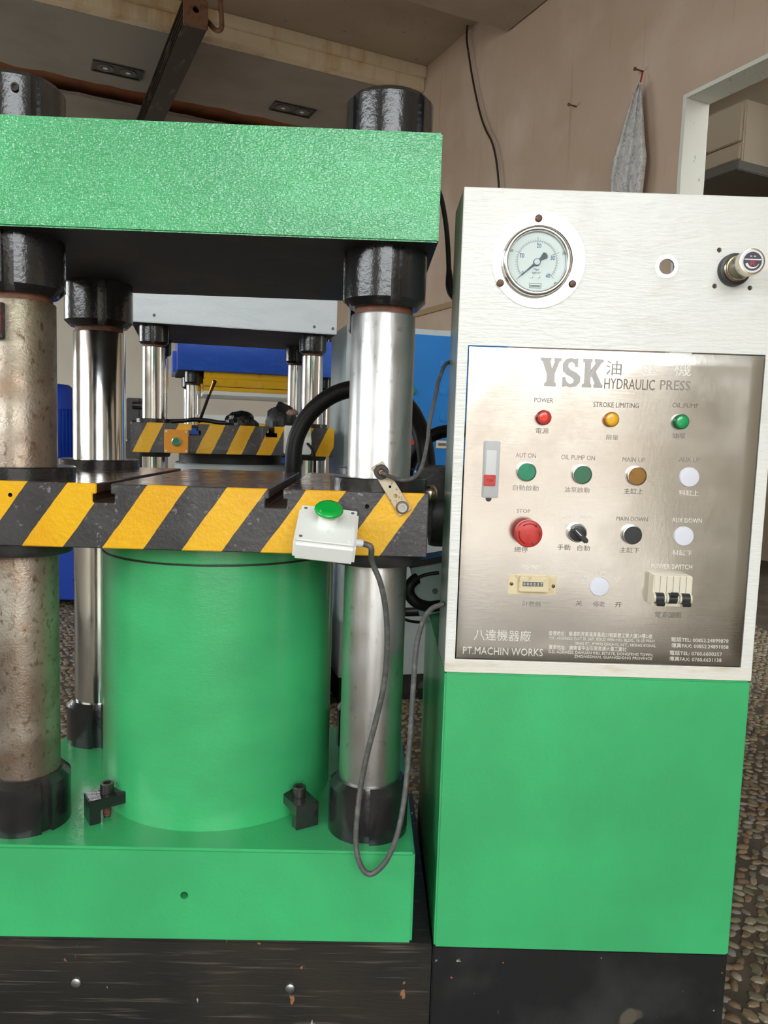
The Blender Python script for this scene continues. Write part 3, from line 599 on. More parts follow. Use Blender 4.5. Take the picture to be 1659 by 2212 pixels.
# selector switch
ss, x, z = bez('selector_switch', 1246, 1151, 14, [(14.2 * mm, 0), (14.2 * mm, 9 * mm), (13 * mm, 10 * mm)], bezel_m, [('disc', [(12.4 * mm, 9 * mm), (12.4 * mm, 12 * mm), (11 * mm, 12.6 * mm)], dark_plastic)])
MS = Matrix.Translation((x, -.0115, z)) @ Matrix.Rotation(math.radians(44), 4, 'Y')
hb = MB(); hb.box(-.0125, .0175, -.013, 0, -.0038, .0038, M=MS); obj('handle', hb, dark_plastic, ss, bevel=.0018)
pb_ = MB(); pb_.box(-.009, .003, -.0138, -.0126, -.0006, .0006, M=MS); obj('pointer_line', pb_, white_btn, ss, smooth=0)
# counter
x0, z1 = cab(1098, 1239); x1, z0 = cab(1200, 1282); z1c = cab(1149, 1241)[1]; z0c = cab(1149, 1284)[1]
ct = obj('counter', MB().box(x0, x1, -.0035, .002, z0c, z1c), beige, cabinet, bevel=.0008); ct['label'] = 'yellowed six-digit mechanical counter'
xa, _ = cab(1121, 1262, -.01); xb, _ = cab(1185, 1262, -.01); za = cab(1153, 1247, -.012)[1]; zb_ = cab(1153, 1279, -.012)[1]
obj('counter_body', MB().box(xa, xb, -.013, -.003, zb_, za), beige, ct, bevel=.0012)
wx0 = cab(1129, 1262, -.013)[0]; wx1 = cab(1173, 1262, -.013)[0]; wz1 = cab(1150, 1257, -.013)[1]; wz0 = cab(1150, 1266.5, -.013)[1]
obj('digit_window', MB().box(wx0, wx1, -.0136, -.0125, wz0, wz1), dark_grey, ct, smooth=0)
for k, ch in enumerate('000017'):
    wd = (wx1 - wx0) / 6; text_mesh('digit', ch, ink_white, ct, wx0 + wd * (k + (.42 if ch == '1' else .25)), wz0 + .0012, wx0 + wd * (k + (.62 if ch == '1' else .75)), wz1 - .0012, -.0137, .0002)
for (u, v) in ((1104, 1260), (1194, 1265)):
    x, z = cab(u, v); obj('screw', MB().lathe([(.0027, .003), (.0027, .0045), (.0015, .0051)], (x, 0, z), axis='Y', n=14), screw_m, ct)
for (u, v) in ((1125, 1252), (1178, 1254)):
    x, z = cab(u, v, -.013); obj('reset_knob', MB().lathe([(.0022, .0125), (.0022, .0148)], (x, 0, z), axis='Y', n=14), beige, ct)
# circuit breaker
bx0 = cab(1409, 1275, -.02)[0]; bx1 = cab(1493, 1275, -.02)[0]; bz1 = cab(1450, 1243, -.02)[1]; bz0 = cab(1450, 1309, -.02)[1]; bd = .024
br_ = obj('circuit_breaker', MB().box(bx0, bx1, -bd, .002, bz0, bz1), ivory, cabinet, bevel=.0015); br_['label'] = 'yellowed three-pole circuit breaker'
bw = bx1 - bx0
for k in range(1, 6): obj('seam', MB().box(bx0 + bw * k / 6 - .0003, bx0 + bw * k / 6 + .0003, -bd - .0002, -bd + .001, bz0 + (bz1 - bz0) * .38, bz1 - .001), dark_grey, br_, smooth=0)
for k in range(3):
    cx_ = bx0 + bw * (k + .5) / 3 - bw * .012; zc = bz0 + (bz1 - bz0) * .27
    cr_ = obj('toggle_cradle', MB().lathe([(.0078, -.0092), (.0078, .0092)], (cx_, -bd + .001, zc), axis='X', n=24), ivory, br_)
    tg_ = obj('toggle', MB().lathe([(.0082, -.0062), (.0082, .0062)], (cx_, -bd + .0005, zc), axis='X', n=24), dark_plastic, br_)
    s_ = 1 if k == 1 else -1
    MT = Matrix.Translation((cx_, -bd, zc)) @ Matrix.Rotation(math.radians(-38 * s_), 4, 'X')
    lv = MB(); lv.box(-.0058, .0058, -.0145, 0, -.0028, .0028, M=MT); obj('lever', lv, dark_plastic, tg_, bevel=.0007)
# latch
lx0 = cab(1043, 1012)[0]; lx1 = cab(1078, 1012)[0]; lz1 = cab(1060, 952)[1]; lz0 = cab(1056, 1075)[1]
lt = obj('door_latch', MB().box(lx0, lx1, -.0055, .001, lz0, lz1), mat('dull_grey_metal', (.36, .37, .37), .38, .8), cabinet, bevel=.0014); lt['label'] = 'steel paddle latch with red push tab'
obj('paddle', MB().box(lx0 + .0035, lx1 - .0055, -.0068, -.005, lz0 + .034, lz1 - .014), mat('brushed_grey_metal', (.48, .49, .49), .34, .8), lt, bevel=.0006)
rz1 = cab(1057, 1025)[1]; rz0 = cab(1055, 1049)[1]; rx0 = cab(1044, 1037)[0]; rx1 = cab(1069, 1037)[0]
tb = obj('push_tab', MB().box(rx0, rx1, -.0085, -.005, rz0, rz1), red_cap, lt, bevel=.0008)
text_mesh('lettering', 'PUSH', red_dark, lt, rx0 + .004, (rz0 + rz1) / 2 - .002, rx1 - .004, (rz0 + rz1) / 2 + .0025, -.0086, .0002)
kx, kz = cab(1055, 1077); obj('keyhole', MB().lathe([(.0045, 0), (.0045, .002)], (kx, 0, kz), axis='Y', n=16), dark_plastic, lt)
# pressure gauge
gxo, gzo = gx, gz
g = obj('pressure_gauge', MB().lathe([(.0500, -.002), (.0685, -.002), (.0688, .0008), (.0680, .0022), (.0500, .0022)], (gxo, 0, gzo), axis='Y', n=72, cap=False), chrome_bright, cabinet, smooth=30)
g['label'] = 'round pressure gauge with a bright flange'
x2, z2 = cab(1162, 562.5, -.016)
obj('bezel', MB().lathe([(.0515, .0), (.0512, .006), (.0500, .0125), (.0475, .0158), (.0450, .0165), (.0428, .0150), (.0420, .0120)], (x2, 0, z2), axis='Y', n=72, cap=False), chrome_bright, g, smooth=60)
obj('dial', MB().lathe([(.0440, .0060), (.0440, .0085), (.001, .0085)], (x2, 0, z2), axis='Y', n=64, cap=False), dial_m, g, smooth=30)
obj('glass', MB().lathe([(.0425, .0128), (.0425, .0140), (.001, .0142)], (x2, 0, z2), axis='Y', n=64, cap=True), glass, g, smooth=30)
yd = -.0087
def gpt(r, deg): t = math.radians(deg); return x2 + r * math.sin(t), z2 + r * math.cos(t)
def dial_bar(r0, r1, deg, wd, m, nm='scale_mark'):
    p0 = gpt(r0, deg); p1 = gpt(r1, deg); dx, dz = p1[0] - p0[0], p1[1] - p0[1]; L = math.hypot(dx, dz); nx, nz = -dz / L * wd / 2, dx / L * wd / 2
    mb = MB().add([(p0[0] + nx, yd, p0[1] + nz), (p0[0] - nx, yd, p0[1] - nz), (p1[0] - nx, yd, p1[1] - nz), (p1[0] + nx, yd, p1[1] + nz)], [(0, 1, 2, 3)]); return mb
tk = MB(); SP = 270
for k in range(41):
    dg = -132 + 264 * k / 40; mj = k % 10 == 0
    q = dial_bar(.0292, .0345 if mj else .0320, dg, .0006 if mj else .00035, None); tk.add(q.v, q.f)
    q = dial_bar(.0272 if not mj else .0238, .0285, dg, .0007 if mj else .00035, None); tk.add(q.v, q.f, 1 if mj else 0)
for rr_ in (.0284, .0292):
    for k in range(66):
        q0 = gpt(rr_, -132 + 4 * k); q1 = gpt(rr_, -128 + 4 * k); e0 = gpt(rr_ + .00028, -132 + 4 * k); e1 = gpt(rr_ + .00028, -128 + 4 * k)
        tk.add([(q0[0], yd, q0[1]), (q1[0], yd, q1[1]), (e1[0], yd, e1[1]), (e0[0], yd, e0[1])], [(0, 1, 2, 3)])
obj('scale', tk, [ink_grey, ink_blue], g, smooth=0)
def dial_text(s, u, v, wpx, hpx, m):
    a, c2 = cab(u, v, -.009); sw = wpx / 1445.; sh = hpx / 1445.
    text_mesh('numeral', s, m, g, a - sw / 2, c2 - sh / 2, a + sw / 2, c2 + sh / 2, -.0088, .0002)
for s, u, v in (('20', 1164.5, 530.5), ('10', 1128, 552), ('30', 1194, 557), ('40', 1183.5, 596), ('0', 1129, 590)): dial_text(s, u, v, 9 if s != '0' else 4, 9, ink_blue)
for s, u, v in (('100', 1104.5, 541), ('300', 1219, 547), ('400', 1201, 612)): dial_text(s, u, v, 9, 6, ink_grey)
dial_text('Mpa', 1158.5, 582.5, 11, 5, ink_blue); dial_text('kgf/cm²', 1159, 589.5, 18, 5, ink_grey)
lgx, lgz = cab(1156, 617, -.009); lm = MB()
for (w_, h_) in ((.0085, .0033),):
    for sx2 in (-1, 1): lm.box(lgx + sx2 * w_ - .0003, lgx + sx2 * w_ + .0003, yd - .0002, yd, lgz - h_, lgz + h_)
    for sz2 in (-1, 1): lm.box(lgx - w_, lgx + w_, yd - .0002, yd, lgz + sz2 * h_ - .0003, lgz + sz2 * h_ + .0003)
lm.box(lgx - .0072, lgx + .0072, yd - .0002, yd, lgz - .0015, lgz + .0005)
obj('maker_mark', lm, ink_grey, g, smooth=0)
for du in (-1, 1):
    a, c2 = cab(1156 + du * 7.6, 598, -.009); obj('dial_screw', MB().lathe([(.0019, .0082), (.0019, .0098), (.001, .0101)], (a, 0, c2), axis='Y', n=14), bezel_m, g)
nx_, nz_ = cab(1160, 566, -.011); tip = cab(1114, 604, -.011); tail = cab(1180, 550, -.011)
dv = Vector((tip[0] - nx_, tip[1] - nz_)); L = dv.length; dv.normalize(); pv = Vector((-dv.y, dv.x))
def np_(a, s): return (nx_ + dv.x * a + pv.x * s, nz_ + dv.y * a + pv.y * s)
MQ = Matrix(((1, 0, 0, 0), (0, 0, 1, 0), (0, 1, 0, 0), (0, 0, 0, 1)))
npts = [np_(L, 0), np_(0, .0018), np_(-.008, .0022), np_(-.0155, .0048), np_(-.0175, .003), np_(-.0182, 0), np_(-.0175, -.003), np_(-.0155, -.0048), np_(-.008, -.0022), np_(0, -.0018)]
ne = obj('needle', MB().prism(npts, -.0112, -.0106, M=MQ), needle_m, g, smooth=0)
obj('needle_hub', MB().lathe([(.0052, .0100), (.0052, .0114), (.0042, .0116)], (nx_, 0, nz_), axis='Y', n=24), needle_m, g); obj('hub_cap', MB().lathe([(.0042, .0112), (.0042, .0122), (.003, .0126)], (nx_, 0, nz_), axis='Y', n=24), white_btn, g)
for (u, v) in ((1164, 471), (1081, 611), (1237, 613)):
    x, z = cab(u, v, -.004); s_ = obj('flange_screw', MB().lathe([(.0055, .0015), (.0055, .004), (.004, .0062), (.0015, .0068)], (x, 0, z), axis='Y', n=24), screw_m, g)
    cx2 = MB(); MR = Matrix.Translation((x, -.0066, z)) @ Matrix.Rotation(.5, 4, 'Y'); cx2.box(-.0026, .0026, -.0006, .0004, -.0005, .0005, M=MR); cx2.box(-.0005, .0005, -.0006, .0004, -.0026, .0026, M=MR)
    obj('screw_cross', cx2, ink_dark, g, smooth=0)
# pressure adjusting knob
kx, kz = cab(1584, 584)
kn = obj('adjusting_knob', MB().lathe([(.0235, 0), (.0235, .006), (.0225, .009), (.0185, .010)], (kx, 0, kz), axis='Y', n=48), dark_plastic, cabinet, smooth=35); kn['label'] = 'nickel pressure adjusting knob with round sticker'
kd = Vector((.0, -1, 0))
KH = .058                                     # knob length
obj('lock_ring', MB().lathe([(.0188, .008), (.0188, .013), (.0175, .014), (.0175, .017)], (kx, 0, kz), axis='Y', n=48), nickel, kn, smooth=35)
obj('barrel', MB().lathe([(.0168, .014), (.0170, KH - .018), (.0178, KH - .016), (.0182, KH - .002), (.0178, KH), (.0150, KH + .0004)], (kx, 0, kz), axis='Y', n=48), nickel, kn, smooth=35)
st_ = obj('sticker', MB().lathe([(.0155, KH), (.0155, KH + .0006), (.001, KH + .0006)], (kx, 0, kz), axis='Y', n=40), ink_white, kn, smooth=0)
YS = -KH - .0012
obj('sticker_field', MB().lathe([(.0128, KH), (.0128, KH + .001), (.001, KH + .001)], (kx, 0, kz), axis='Y', n=40), ink_dark, kn, smooth=0)
bn = MB(); bn.box(kx - .0115, kx + .0115, YS - .0001, YS + .0002, kz + .0016, kz + .0032); bn.box(kx - .004, kx - .0012, YS - .0001, YS + .0002, kz + .0062, kz + .0074); bn.box(kx + .0012, kx + .004, YS - .0001, YS + .0002, kz + .0062, kz + .0074)
obj('sticker_band', bn, ink_white, kn, smooth=0)
sw_ = MB()
for k in range(10):
    t0 = math.radians(200 + 14 * k); t1 = math.radians(214 + 14 * k); w0 = .0004 + .0022 * (1 - k / 10); w1 = .0004 + .0022 * (1 - (k + 1) / 10)
    P_ = [(kx + (.0095 + s * ww) * math.cos(t), YS, kz + (.0095 + s * ww) * math.sin(t)) for (t, ww, s) in ((t0, w0, -1), (t1, w1, -1), (t1, w1, .5), (t0, w0, .5))]
    sw_.add(P_, [(0, 1, 2, 3)])
obj('sweep_mark', sw_, ink_white, kn, smooth=0)
rg = MB(); rg.box(kx - .003, kx - .0012, YS - .0001, YS + .0003, kz - .0055, kz + .0002); rg.box(kx + .0012, kx + .003, YS - .0001, YS + .0003, kz - .0055, kz + .0002); rg.box(kx - .003, kx + .003, YS - .0001, YS + .0003, kz - .0032, kz - .0018); rg.box(kx - .0025, kx + .0025, YS - .0001, YS + .0003, kz - .0008, kz + .0004)
obj('red_mark', rg, ink_red, kn, smooth=0)
# ------------------------------------------------------------------ things on the press
c0 = at(707, 1134, 1.086)
bb = tag(empty('button_box', c0, rot=(math.radians(30), math.radians(5), math.radians(1))), 'white button box with green mushroom button on the striped table of the near press', 'button box')
BW, BL, BT = .0815, .082, .034
obj('case', MB().box(-BW / 2 - .003, BW / 2 + .003, -BL / 2 - .003, BL / 2 + .003, -BT, -.003), white_box, bb, bevel=.004)
obj('lid', MB().box(-BW / 2, BW / 2, -BL / 2, BL / 2, -.0025, .0012), white_box, bb, bevel=.0012)
for sx in (-1, 1):
    for sy in (-1, 1): obj('lid_screw', MB().lathe([(.0026, .001), (.0026, .0016), (.0012, .0019)], (sx * (BW / 2 - .0065), sy * (BL / 2 - .0075), 0), n=14), dark_grey if (sx, sy) != (1, -1) else white_box, bb)
obj('button_stem', MB().lathe([(.0145, .001), (.0145, .006), (.0135, .008), (.0135, .014), (.011, .016), (.011, .022)], (0, .004, 0), n=36), white_box, bb, smooth=35)
obj('mushroom_button', MB().lathe([(.011, .0205), (.0185, .0215), (.0205, .0235), (.0203, .0255), (.0185, .0275), (.0125, .0290), (.0105, .0284), (.004, .0294)], (0, .004, 0), n=44), mush, bb, smooth=50)
obj('bracket', MB().box(-.03, .03, BL / 2 - .012, BL / 2 + .016, -BT - .003, -BT), white_box, bb, bevel=.001)
obj('cable_gland', MB().lathe([(.0055, 0), (.0055, .008), (.0045, .011)], (BW / 2 + .002, -.018, -.012), axis='X', n=18), white_btn, bb)
bpy.context.view_layer.update()
g0 = bb.matrix_world @ Vector((BW / 2 + .012, -.018, -.012))
pts = [g0, g0 + Vector((.012, -.001, -.005))] + [at(*q) for q in ((803, 1212, 1.088), (822, 1260, 1.09), (834, 1325, 1.10), (836, 1400, 1.11), (829, 1480, 1.12), (811, 1560, 1.13), (793, 1630, 1.135), (779, 1700, 1.135), (771, 1770, 1.13), (769, 1822, 1.125), (776, 1862, 1.12), (792, 1886, 1.118), (812, 1883, 1.118), (838, 1853, 1.12), (860, 1796, 1.125), (874, 1720, 1.14), (882, 1640, 1.155), (888, 1560, 1.165), (893, 1480, 1.175), (897, 1420, 1.18), (903, 1378, 1.185), (915, 1340, 1.185), (932, 1315, 1.182))] + [Vector((CABX - .001, 1.178, at(955, 1304, 1.178).z))]
tag(obj('cable', MB().tube(pts, .0043, 10, sub=5), grey_rub), 'grey cable looping down from the white button box to the control cabinet', 'cable')
# sensor strip bolted to the table
bt = at(814, 1003, 1.146); bo = at(876, 1108, 1.146); ax_ = (bo - bt).normalized(); LN = (bo - bt).length
sb = tag(empty('sensor_bracket', bo), 'speckled metal strip holding a proximity sensor against the right front column', 'bracket')
ang = math.atan2(ax_.z, ax_.x)
MBK = Matrix(((ax_.x, -ax_.z, 0, 0), (0, 0, -1, 0), (ax_.z, ax_.x, 0, 0), (0, 0, 0, 1)))     # strip axes: along, across, outwards (-Y)
strip_o = obj('strip', MB().box(-LN, .0, -.0105, .0105, .0, .0025, M=MBK), zinc, sb, bevel=.0006, seg=1)
for dl in (.046, .030): cut(strip_o, [MB().lathe([(.0030 if dl < .04 else .0021, -.01), (.0030 if dl < .04 else .0021, .01)], n=16, c=MBK @ Vector((-dl, 0, 0)), M=MBK.to_3x3().to_4x4())])
def on_strip(name, prof, along, m, par, n=24): return obj(name, MB().lathe(prof, c=MBK @ Vector((along, 0, 0)), n=n, M=MBK), m, par, smooth=35)
on_strip('washer', [(.0098, .002), (.0098, .0042)], -.010, screw_m, sb); bo_ = on_strip('bolt', [(.0078, .004), (.0078, .0095), (.0068, .0108), (.0035, .0108), (.0035, .0085)], -.010, zinc2, sb)
sn = on_strip('sensor', [(.0075, -.012), (.0075, .004), (.0062, .007), (.0045, .010), (.0032, .016)], -LN + .013, brass, sb)
for k in range(3): on_strip('lock_nut', [(.0105, .0024 + k * .0022), (.0112, .0032 + k * .0022), (.0105, .0042 + k * .0022)], -LN + .013, black_dull, sb, 20)
s0 = bo + MBK @ Vector((-LN + .013, 0, .014))
pts = [s0, s0 + Vector((.004, -.006, -.002))] + [at(*q) for q in ((842, 1029, 1.130), (858, 1035, 1.136), (876, 1037, 1.140), (893, 1032, 1.147), (906, 1019, 1.155), (914, 998, 1.165), (920, 972, 1.18), (924, 948, 1.19), (926, 925, 1.20), (931, 898, 1.21), (940, 860, 1.23), (946, 828, 1.245), (955, 802, 1.26), (966, 784, 1.275))] + [Vector((CABX + .02, 1.295, at(972, 778, 1.29).z))]
tag(obj('sensor_cable', MB().tube(pts, .0031, 9, sub=5), grey_rub), 'thin grey sensor cable rising from the metal strip behind the cabinet', 'cable')
rt = tag(empty('display_tag', at(0, 690, 1.183)), 'red tag in a dark frame on the rusty left column', 'tag')
q0 = at(-26, 652, 1.18) - rt.location; q1 = at(8, 730, 1.18) - rt.location
obj('frame', MB().box(q0.x, q1.x, -.006, .004, q1.z, q0.z), black_dull, rt, bevel=.001); obj('face', MB().box(q0.x + .002, q1.x - .002, -.0068, -.005, q1.z + .007, q0.z - .001), mat('deep_red_face', (.16, .008, .012), .15, coat=.6, spots=[((.4, .02, .02), 60, .55, .7, U)]), rt, smooth=0)
# ------------------------------------------------------------------ hoses and fittings behind the near press
tag(obj('hydraulic_hose', MB().tube([at(*q) for q in ((640, 1420, 1.76), (637, 1200, 1.76), (633, 1070, 1.755), (633, 1000, 1.75), (639, 950, 1.75), (660, 906, 1.75), (690, 873, 1.745), (722, 852, 1.74), (757, 841, 1.73), (800, 838, 1.72), (845, 848, 1.70), (880, 878, 1.67), (903, 918, 1.65), (917, 965, 1.63), (922, 1012, 1.62), (923, 1060, 1.61))], .0192, 14, sub=6), black_rub), 'thick black hydraulic hose arching behind the near press table', 'hose')
tag(obj('hydraulic_hose', MB().tube([at(*q) for q in ((1010, 930, 1.70), (970, 931, 1.71), (945, 936, 1.72), (920, 950, 1.725), (900, 974, 1.73), (884, 1008, 1.74), (872, 1060, 1.75), (868, 1200, 1.76))], .0145, 12, sub=6), black_rub), 'black hose crossing low in front of the blue cabinet door', 'hose')
vb = tag(empty('valve_block', Vector((.22, 1.47, CZW - .001))), 'black pump with steel fittings on the oil tank, in the gap beside the cabinet', 'pump')
o = vb.location
def wl(u, v, Y): return at(u, v, Y) - o
pc = wl(968, 1113, 1.45)
obj('motor_body', MB().lathe([(.058, -.0), (.060, .01), (.060, .16), (.052, .17)], (pc.x - .035, pc.y, pc.z), axis='X', n=40), black_dull, vb)
obj('motor_hub', MB().lathe([(.02, -.012), (.024, 0)], (pc.x - .035, pc.y, pc.z), axis='X', n=24), black, vb)
obj('pedestal', MB().box(pc.x + .02, pc.x + .10, pc.y - .05, pc.y + .05, 0.0, pc.z - .03), black_dull, vb, bevel=.004)
for (u, v, r) in ((920, 1024, .0065), (924, 1043, .0055)):
    f0 = wl(u, v, 1.55); f = obj('pipe', MB().lathe([(r, 0), (r, .12)], f0, axis='X', n=18), zinc2, vb)
    obj('pipe_nut', MB().lathe([(r * 1.6, .030), (r * 1.6, .044)], f0, axis='X', n=6), nickel, f, smooth=0)
f0 = wl(926, 1066, 1.36); obj('valve_tap', MB().lathe([(.012, -.01), (.016, .0), (.016, .008), (.011, .014)], f0, axis='X', n=20), nickel, vb)
f0 = wl(921, 1050, 1.42); obj('elbow', MB().lathe([(.013, 0), (.013, .02), (.016, .02), (.016, .035), (.012, .036), (.012, .11)], f0, axis='X', n=6), black, vb, smooth=0)
obj('manifold', MB().box(wl(948, 0, 1.42).x, wl(948, 0, 1.42).x + .12, -.07, .10, wl(940, 1145, 1.42).z, wl(940, 1010, 1.42).z), black_dull, vb, bevel=.004)
jb = tag(empty('junction_box', at(925, 1305, 1.54)), 'small pale teal junction box with loose wires on the oil tank', 'junction box')
jb.location.z = CZW - .001; jq = at(922, 1270, 1.54) - jb.location
MJB = Matrix.Rotation(math.radians(-12), 4, 'Y')
obj('box', MB().box(-.018, .085, -.01, .06, .0, jq.z + .048, M=MJB), teal_white, jb, bevel=.002)
obj('lid', MB().box(-.022, .087, -.014, .062, jq.z + .048, jq.z + .060, M=MJB), black_dull, jb, bevel=.002)
obj('knockout', MB().lathe([(.006, 0), (.006, .003)], (.012, -.0095, jq.z - .004), axis='Y', n=16), dark_grey, jb)
tag(obj('conduit', MB().tube([at(*q) for q in ((950, 1308, 1.47), (925, 1310, 1.46), (900, 1302, 1.45), (885, 1285, 1.45), (884, 1268, 1.45), (893, 1255, 1.455), (906, 1247, 1.46), (922, 1241, 1.46), (948, 1237, 1.46))], lambda t: .011 if t < .72 else .0035, 12, sub=6), black_rub), 'black conduit curling past the pale junction box in the gap', 'conduit')
tag(obj('supply_hose', MB().tube([at(*q) for q in ((845, 1322, 1.80), (880, 1322, 1.78), (915, 1321, 1.74), (945, 1322, 1.72), (975, 1324, 1.70))], .0105, 12, sub=5), black_rub), 'straight black hose low between the column and the oil tank', 'hose')
tag(obj('thin_wire', MB().tube([at(*q) for q in ((860, 1330, 1.82), (880, 1340, 1.80), (905, 1344, 1.78), (930, 1342, 1.75), (960, 1338, 1.72))], .0035, 8, sub=5), black_rub), 'thin black wire sagging below the straight hose in the gap', 'cable')
tag(obj('limit_switch_cable', MB().tube([at(*q) for q in ((940, 400, 1.42), (950, 418, 1.40), (957, 445, 1.38), (964, 490, 1.36), (968, 540, 1.34), (970, 585, 1.33), (973, 625, 1.32), (985, 650, 1.31))], lambda t: .0042 if t < .7 else .0042 + .003 * math.sin((t - .7) / .3 * PI), 10, sub=6), black_rub), 'black cable hanging between the green top plate and the white cabinet', 'cable')
# ------------------------------------------------------------------ grey press behind
TH2 = math.radians(13); e2 = Vector((math.cos(TH2), math.sin(TH2), 0)); n2 = Vector((-math.sin(TH2), math.cos(TH2), 0))
A2 = at(282, 940, 2.5); A2.z = 0; W2, D2 = .665, .56
O2 = A2 + e2 * W2 / 2 + n2 * D2 / 2
press2 = tag(empty('hydraulic_press', O2, TH2), 'light grey four-column hydraulic press standing behind the green press', 'press')
def l2(u, v, front=0.0):                      # local (x, z) on the front of the grey press
    o_ = A2 + e2 * W2 / 2 - n2 * front; d = ray(u, v); t = (o_ - CAM).dot(n2) / d.dot(n2); p = CAM + d * t - o_; return p.dot(e2), p.z
haz2 = hazard('hazard_stripes_grey_press', .0985, .0505, l2(520, 918)[0] - .0985 * .0, .47, 1.0, None, (.055, .055, .058), (.92, .50, .005))
d2 = dict(hw=W2 / 2, hd=D2 / 2, base=(.12, .34), plat=(.903, 1.0), top=(1.3165, 1.462), skirt_m=skirt2_m, base_m=grey_paint, top_m=grey_paint,
          cyl=[(.2, .34), (.2, .86), (.196, .865)], cyl_m=grey_paint, ram=[(.185, .86), (.185, .903)], ram_m=black_dull, tslots=(l2(421, 930)[0], l2(587, 930)[0]), tdim=(.010, .019, .022, .036), side_m=grey_paint, haz_m=haz2, ptop_m=plat_top)
P2 = press_body(press2, d2)
z2_ = dict(b=.34, p0=.903, p1=1.0, t0=1.3165, t1=1.462)
for (x, y) in ((-W2 / 2 + .068, -D2 / 2 + .078), (W2 / 2 - .068, -D2 / 2 + .078), (-W2 / 2 + .068, D2 / 2 - .078), (W2 / 2 - .068, D2 / 2 - .078)):
    column(press2, x, y, .0365, chrome, z2_, dict(base=(10, 100, 190, 280), up=(-4, 86, 176, 266), cap=(20, 110, 200, 290)))
for (u, v) in ((333, 681), (679, 706), (719, 710)):
    x, z = l2(u, v); obj('plug', MB().lathe([(.005, -.001), (.005, .0008)], (x, -D2 / 2, z), axis='Y', n=14), dark_grey, P2['top_plate'])
ob = tag(empty('button_box', A2 + e2 * (W2 / 2 + l2(381, 953)[0]) + Vector((0, 0, l2(381, 953)[1])), TH2), 'flat orange button box with one green button on the grey press table', 'button box')
obj('plate', MB().box(-.038, .038, -.03, -.0005, -.038, .038), orange_paint, ob, bevel=.002)
for sx in (-1, 1):
    for sz in (-1, 1): obj('screw', MB().lathe([(.0035, .03), (.0035, .032)], (sx * .031, 0, sz * .031), axis='Y', n=12), white_btn, ob)
obj('button_ring', MB().lathe([(.0145, .03), (.0145, .036), (.0125, .037), (.0122, .033)], (0, 0, -.001), axis='Y', n=28), bezel_m, ob); obj('button', MB().lathe([(.0118, .034), (.0118, .0375)], (0, 0, -.001), axis='Y', n=28), grn_btn, ob)
wx, wz = l2(640, 952)
wb = tag(empty('button_box', A2 + e2 * (W2 / 2 + wx) + Vector((0, 0, wz)), TH2), 'white button box with green knob on the grey press table', 'button box')
obj('case', MB().prism([(-.0, -.045), (.055, -.045), (.062, .0), (.028, .05), (0, .05)], -.043, .043, M=Matrix(((0, 0, 1, 0), (-1, 0, 0, 0), (0, 1, 0, 0), (0, 0, 0, 1)))), white_box, wb, bevel=.003)
obj('mushroom_button', MB().lathe([(.008, 0), (.008, .012), (.017, .013), (.017, .018), (.010, .021)], (.0, -.05, .026), n=28, M=Matrix.Rotation(math.radians(42), 4, 'X')), mush, wb, smooth=50)
tag(obj('box_cable', MB().tube([at(*q) for q in ((664, 958, 2.56), (674, 970, 2.55), (679, 985, 2.55), (680, 1010, 2.56), (678, 1060, 2.58))], .0045, 8, sub=5), black_rub), 'thin black cable hanging from the white box on the grey press', 'cable')
# black bundle, hose, rod and bits lying on the grey table
def lump(name, c, rx, ry, rz_, m, seed, amp=.35, cut0=True, fine=2.2):
    mb = MB(); n, k = 28, 14; vs = []
    for j in range(k + 1):
        for i in range(n):
            th, ph = PI * j / k, 2 * PI * i / n; dvv = Vector((math.sin(th) * math.cos(ph), math.sin(th) * math.sin(ph), math.cos(th)))
            f = 1 + amp * mnoise.noise(dvv * fine + Vector((seed, 0, 0))) + amp * .5 * mnoise.noise(dvv * fine * 3 + Vector((0, seed, 0)))
            p = Vector((dvv.x * rx, dvv.y * ry, dvv.z * rz_)) * f; p.z = max(p.z, 0) if cut0 else p.z; vs.append(p)
    fs = [(j * n + i, j * n + (i + 1) % n, (j + 1) * n + (i + 1) % n, (j + 1) * n + i) for j in range(k) for i in range(n)]
    return obj(name, mb.add(vs, fs), m, smooth=25, loc=c)
q = atz(520, 919, 1.0); q = A2 + e2 * (W2 / 2 + l2(522, 920)[0]) + n2 * .10; q.z = 1.0005
tag(lump('plastic_bag', q, .058, .06, .046, bag_m, 3.1), 'crumpled black plastic bag on the grey press table', 'bag')
q = A2 + e2 * (W2 / 2 + l2(628, 925)[0]) + n2 * .26; q.z = 1.0005
tag(lump('black_bundle', q, .062, .06, .085, black_dull, 8.7, .2), 'smooth black bundle beside the right columns of the grey press', 'bundle')
pk = at(631, 884, 2.74)
tag(lump('cloth_scrap', pk + Vector((.0, .012, -.012)), .020, .016, .012, skin_rag, 5.2, .25, False, 1.3), 'small pinkish scrap poking out above the black bundle', 'scrap')
tag(obj('table_hose', MB().tube([A2 + e2 * (W2 / 2 + l2(u, 920)[0]) + n2 * dd + Vector((0, 0, z_)) for (u, dd, z_) in ((355, .22, 1.008), (390, .19, 1.010), (420, .15, 1.016), (450, .14, 1.014), (475, .12, 1.009), (495, .10, 1.008))], .0075, 10, sub=5), black_rub), 'black hose lying across the left of the grey press table', 'hose')
rd = tag(empty('oil_nozzle', at(447, 905, 2.72)), 'black rod with a copper nozzle leaning up from the grey press table', 'nozzle'); rd.location.z = 1.0
o = rd.location
obj('rod', MB().tube([at(*qq) - o for qq in ((430, 912, 2.74), (440, 885, 2.72), (452, 852, 2.70))], .0055, 8, sub=4), black_dull, rd); obj('tip', MB().tube([at(*qq) - o for qq in ((452, 853, 2.70), (458, 838, 2.69), (464, 823, 2.68))], lambda t: .0045 + .003 * t, 10, sub=4), brass, rd)
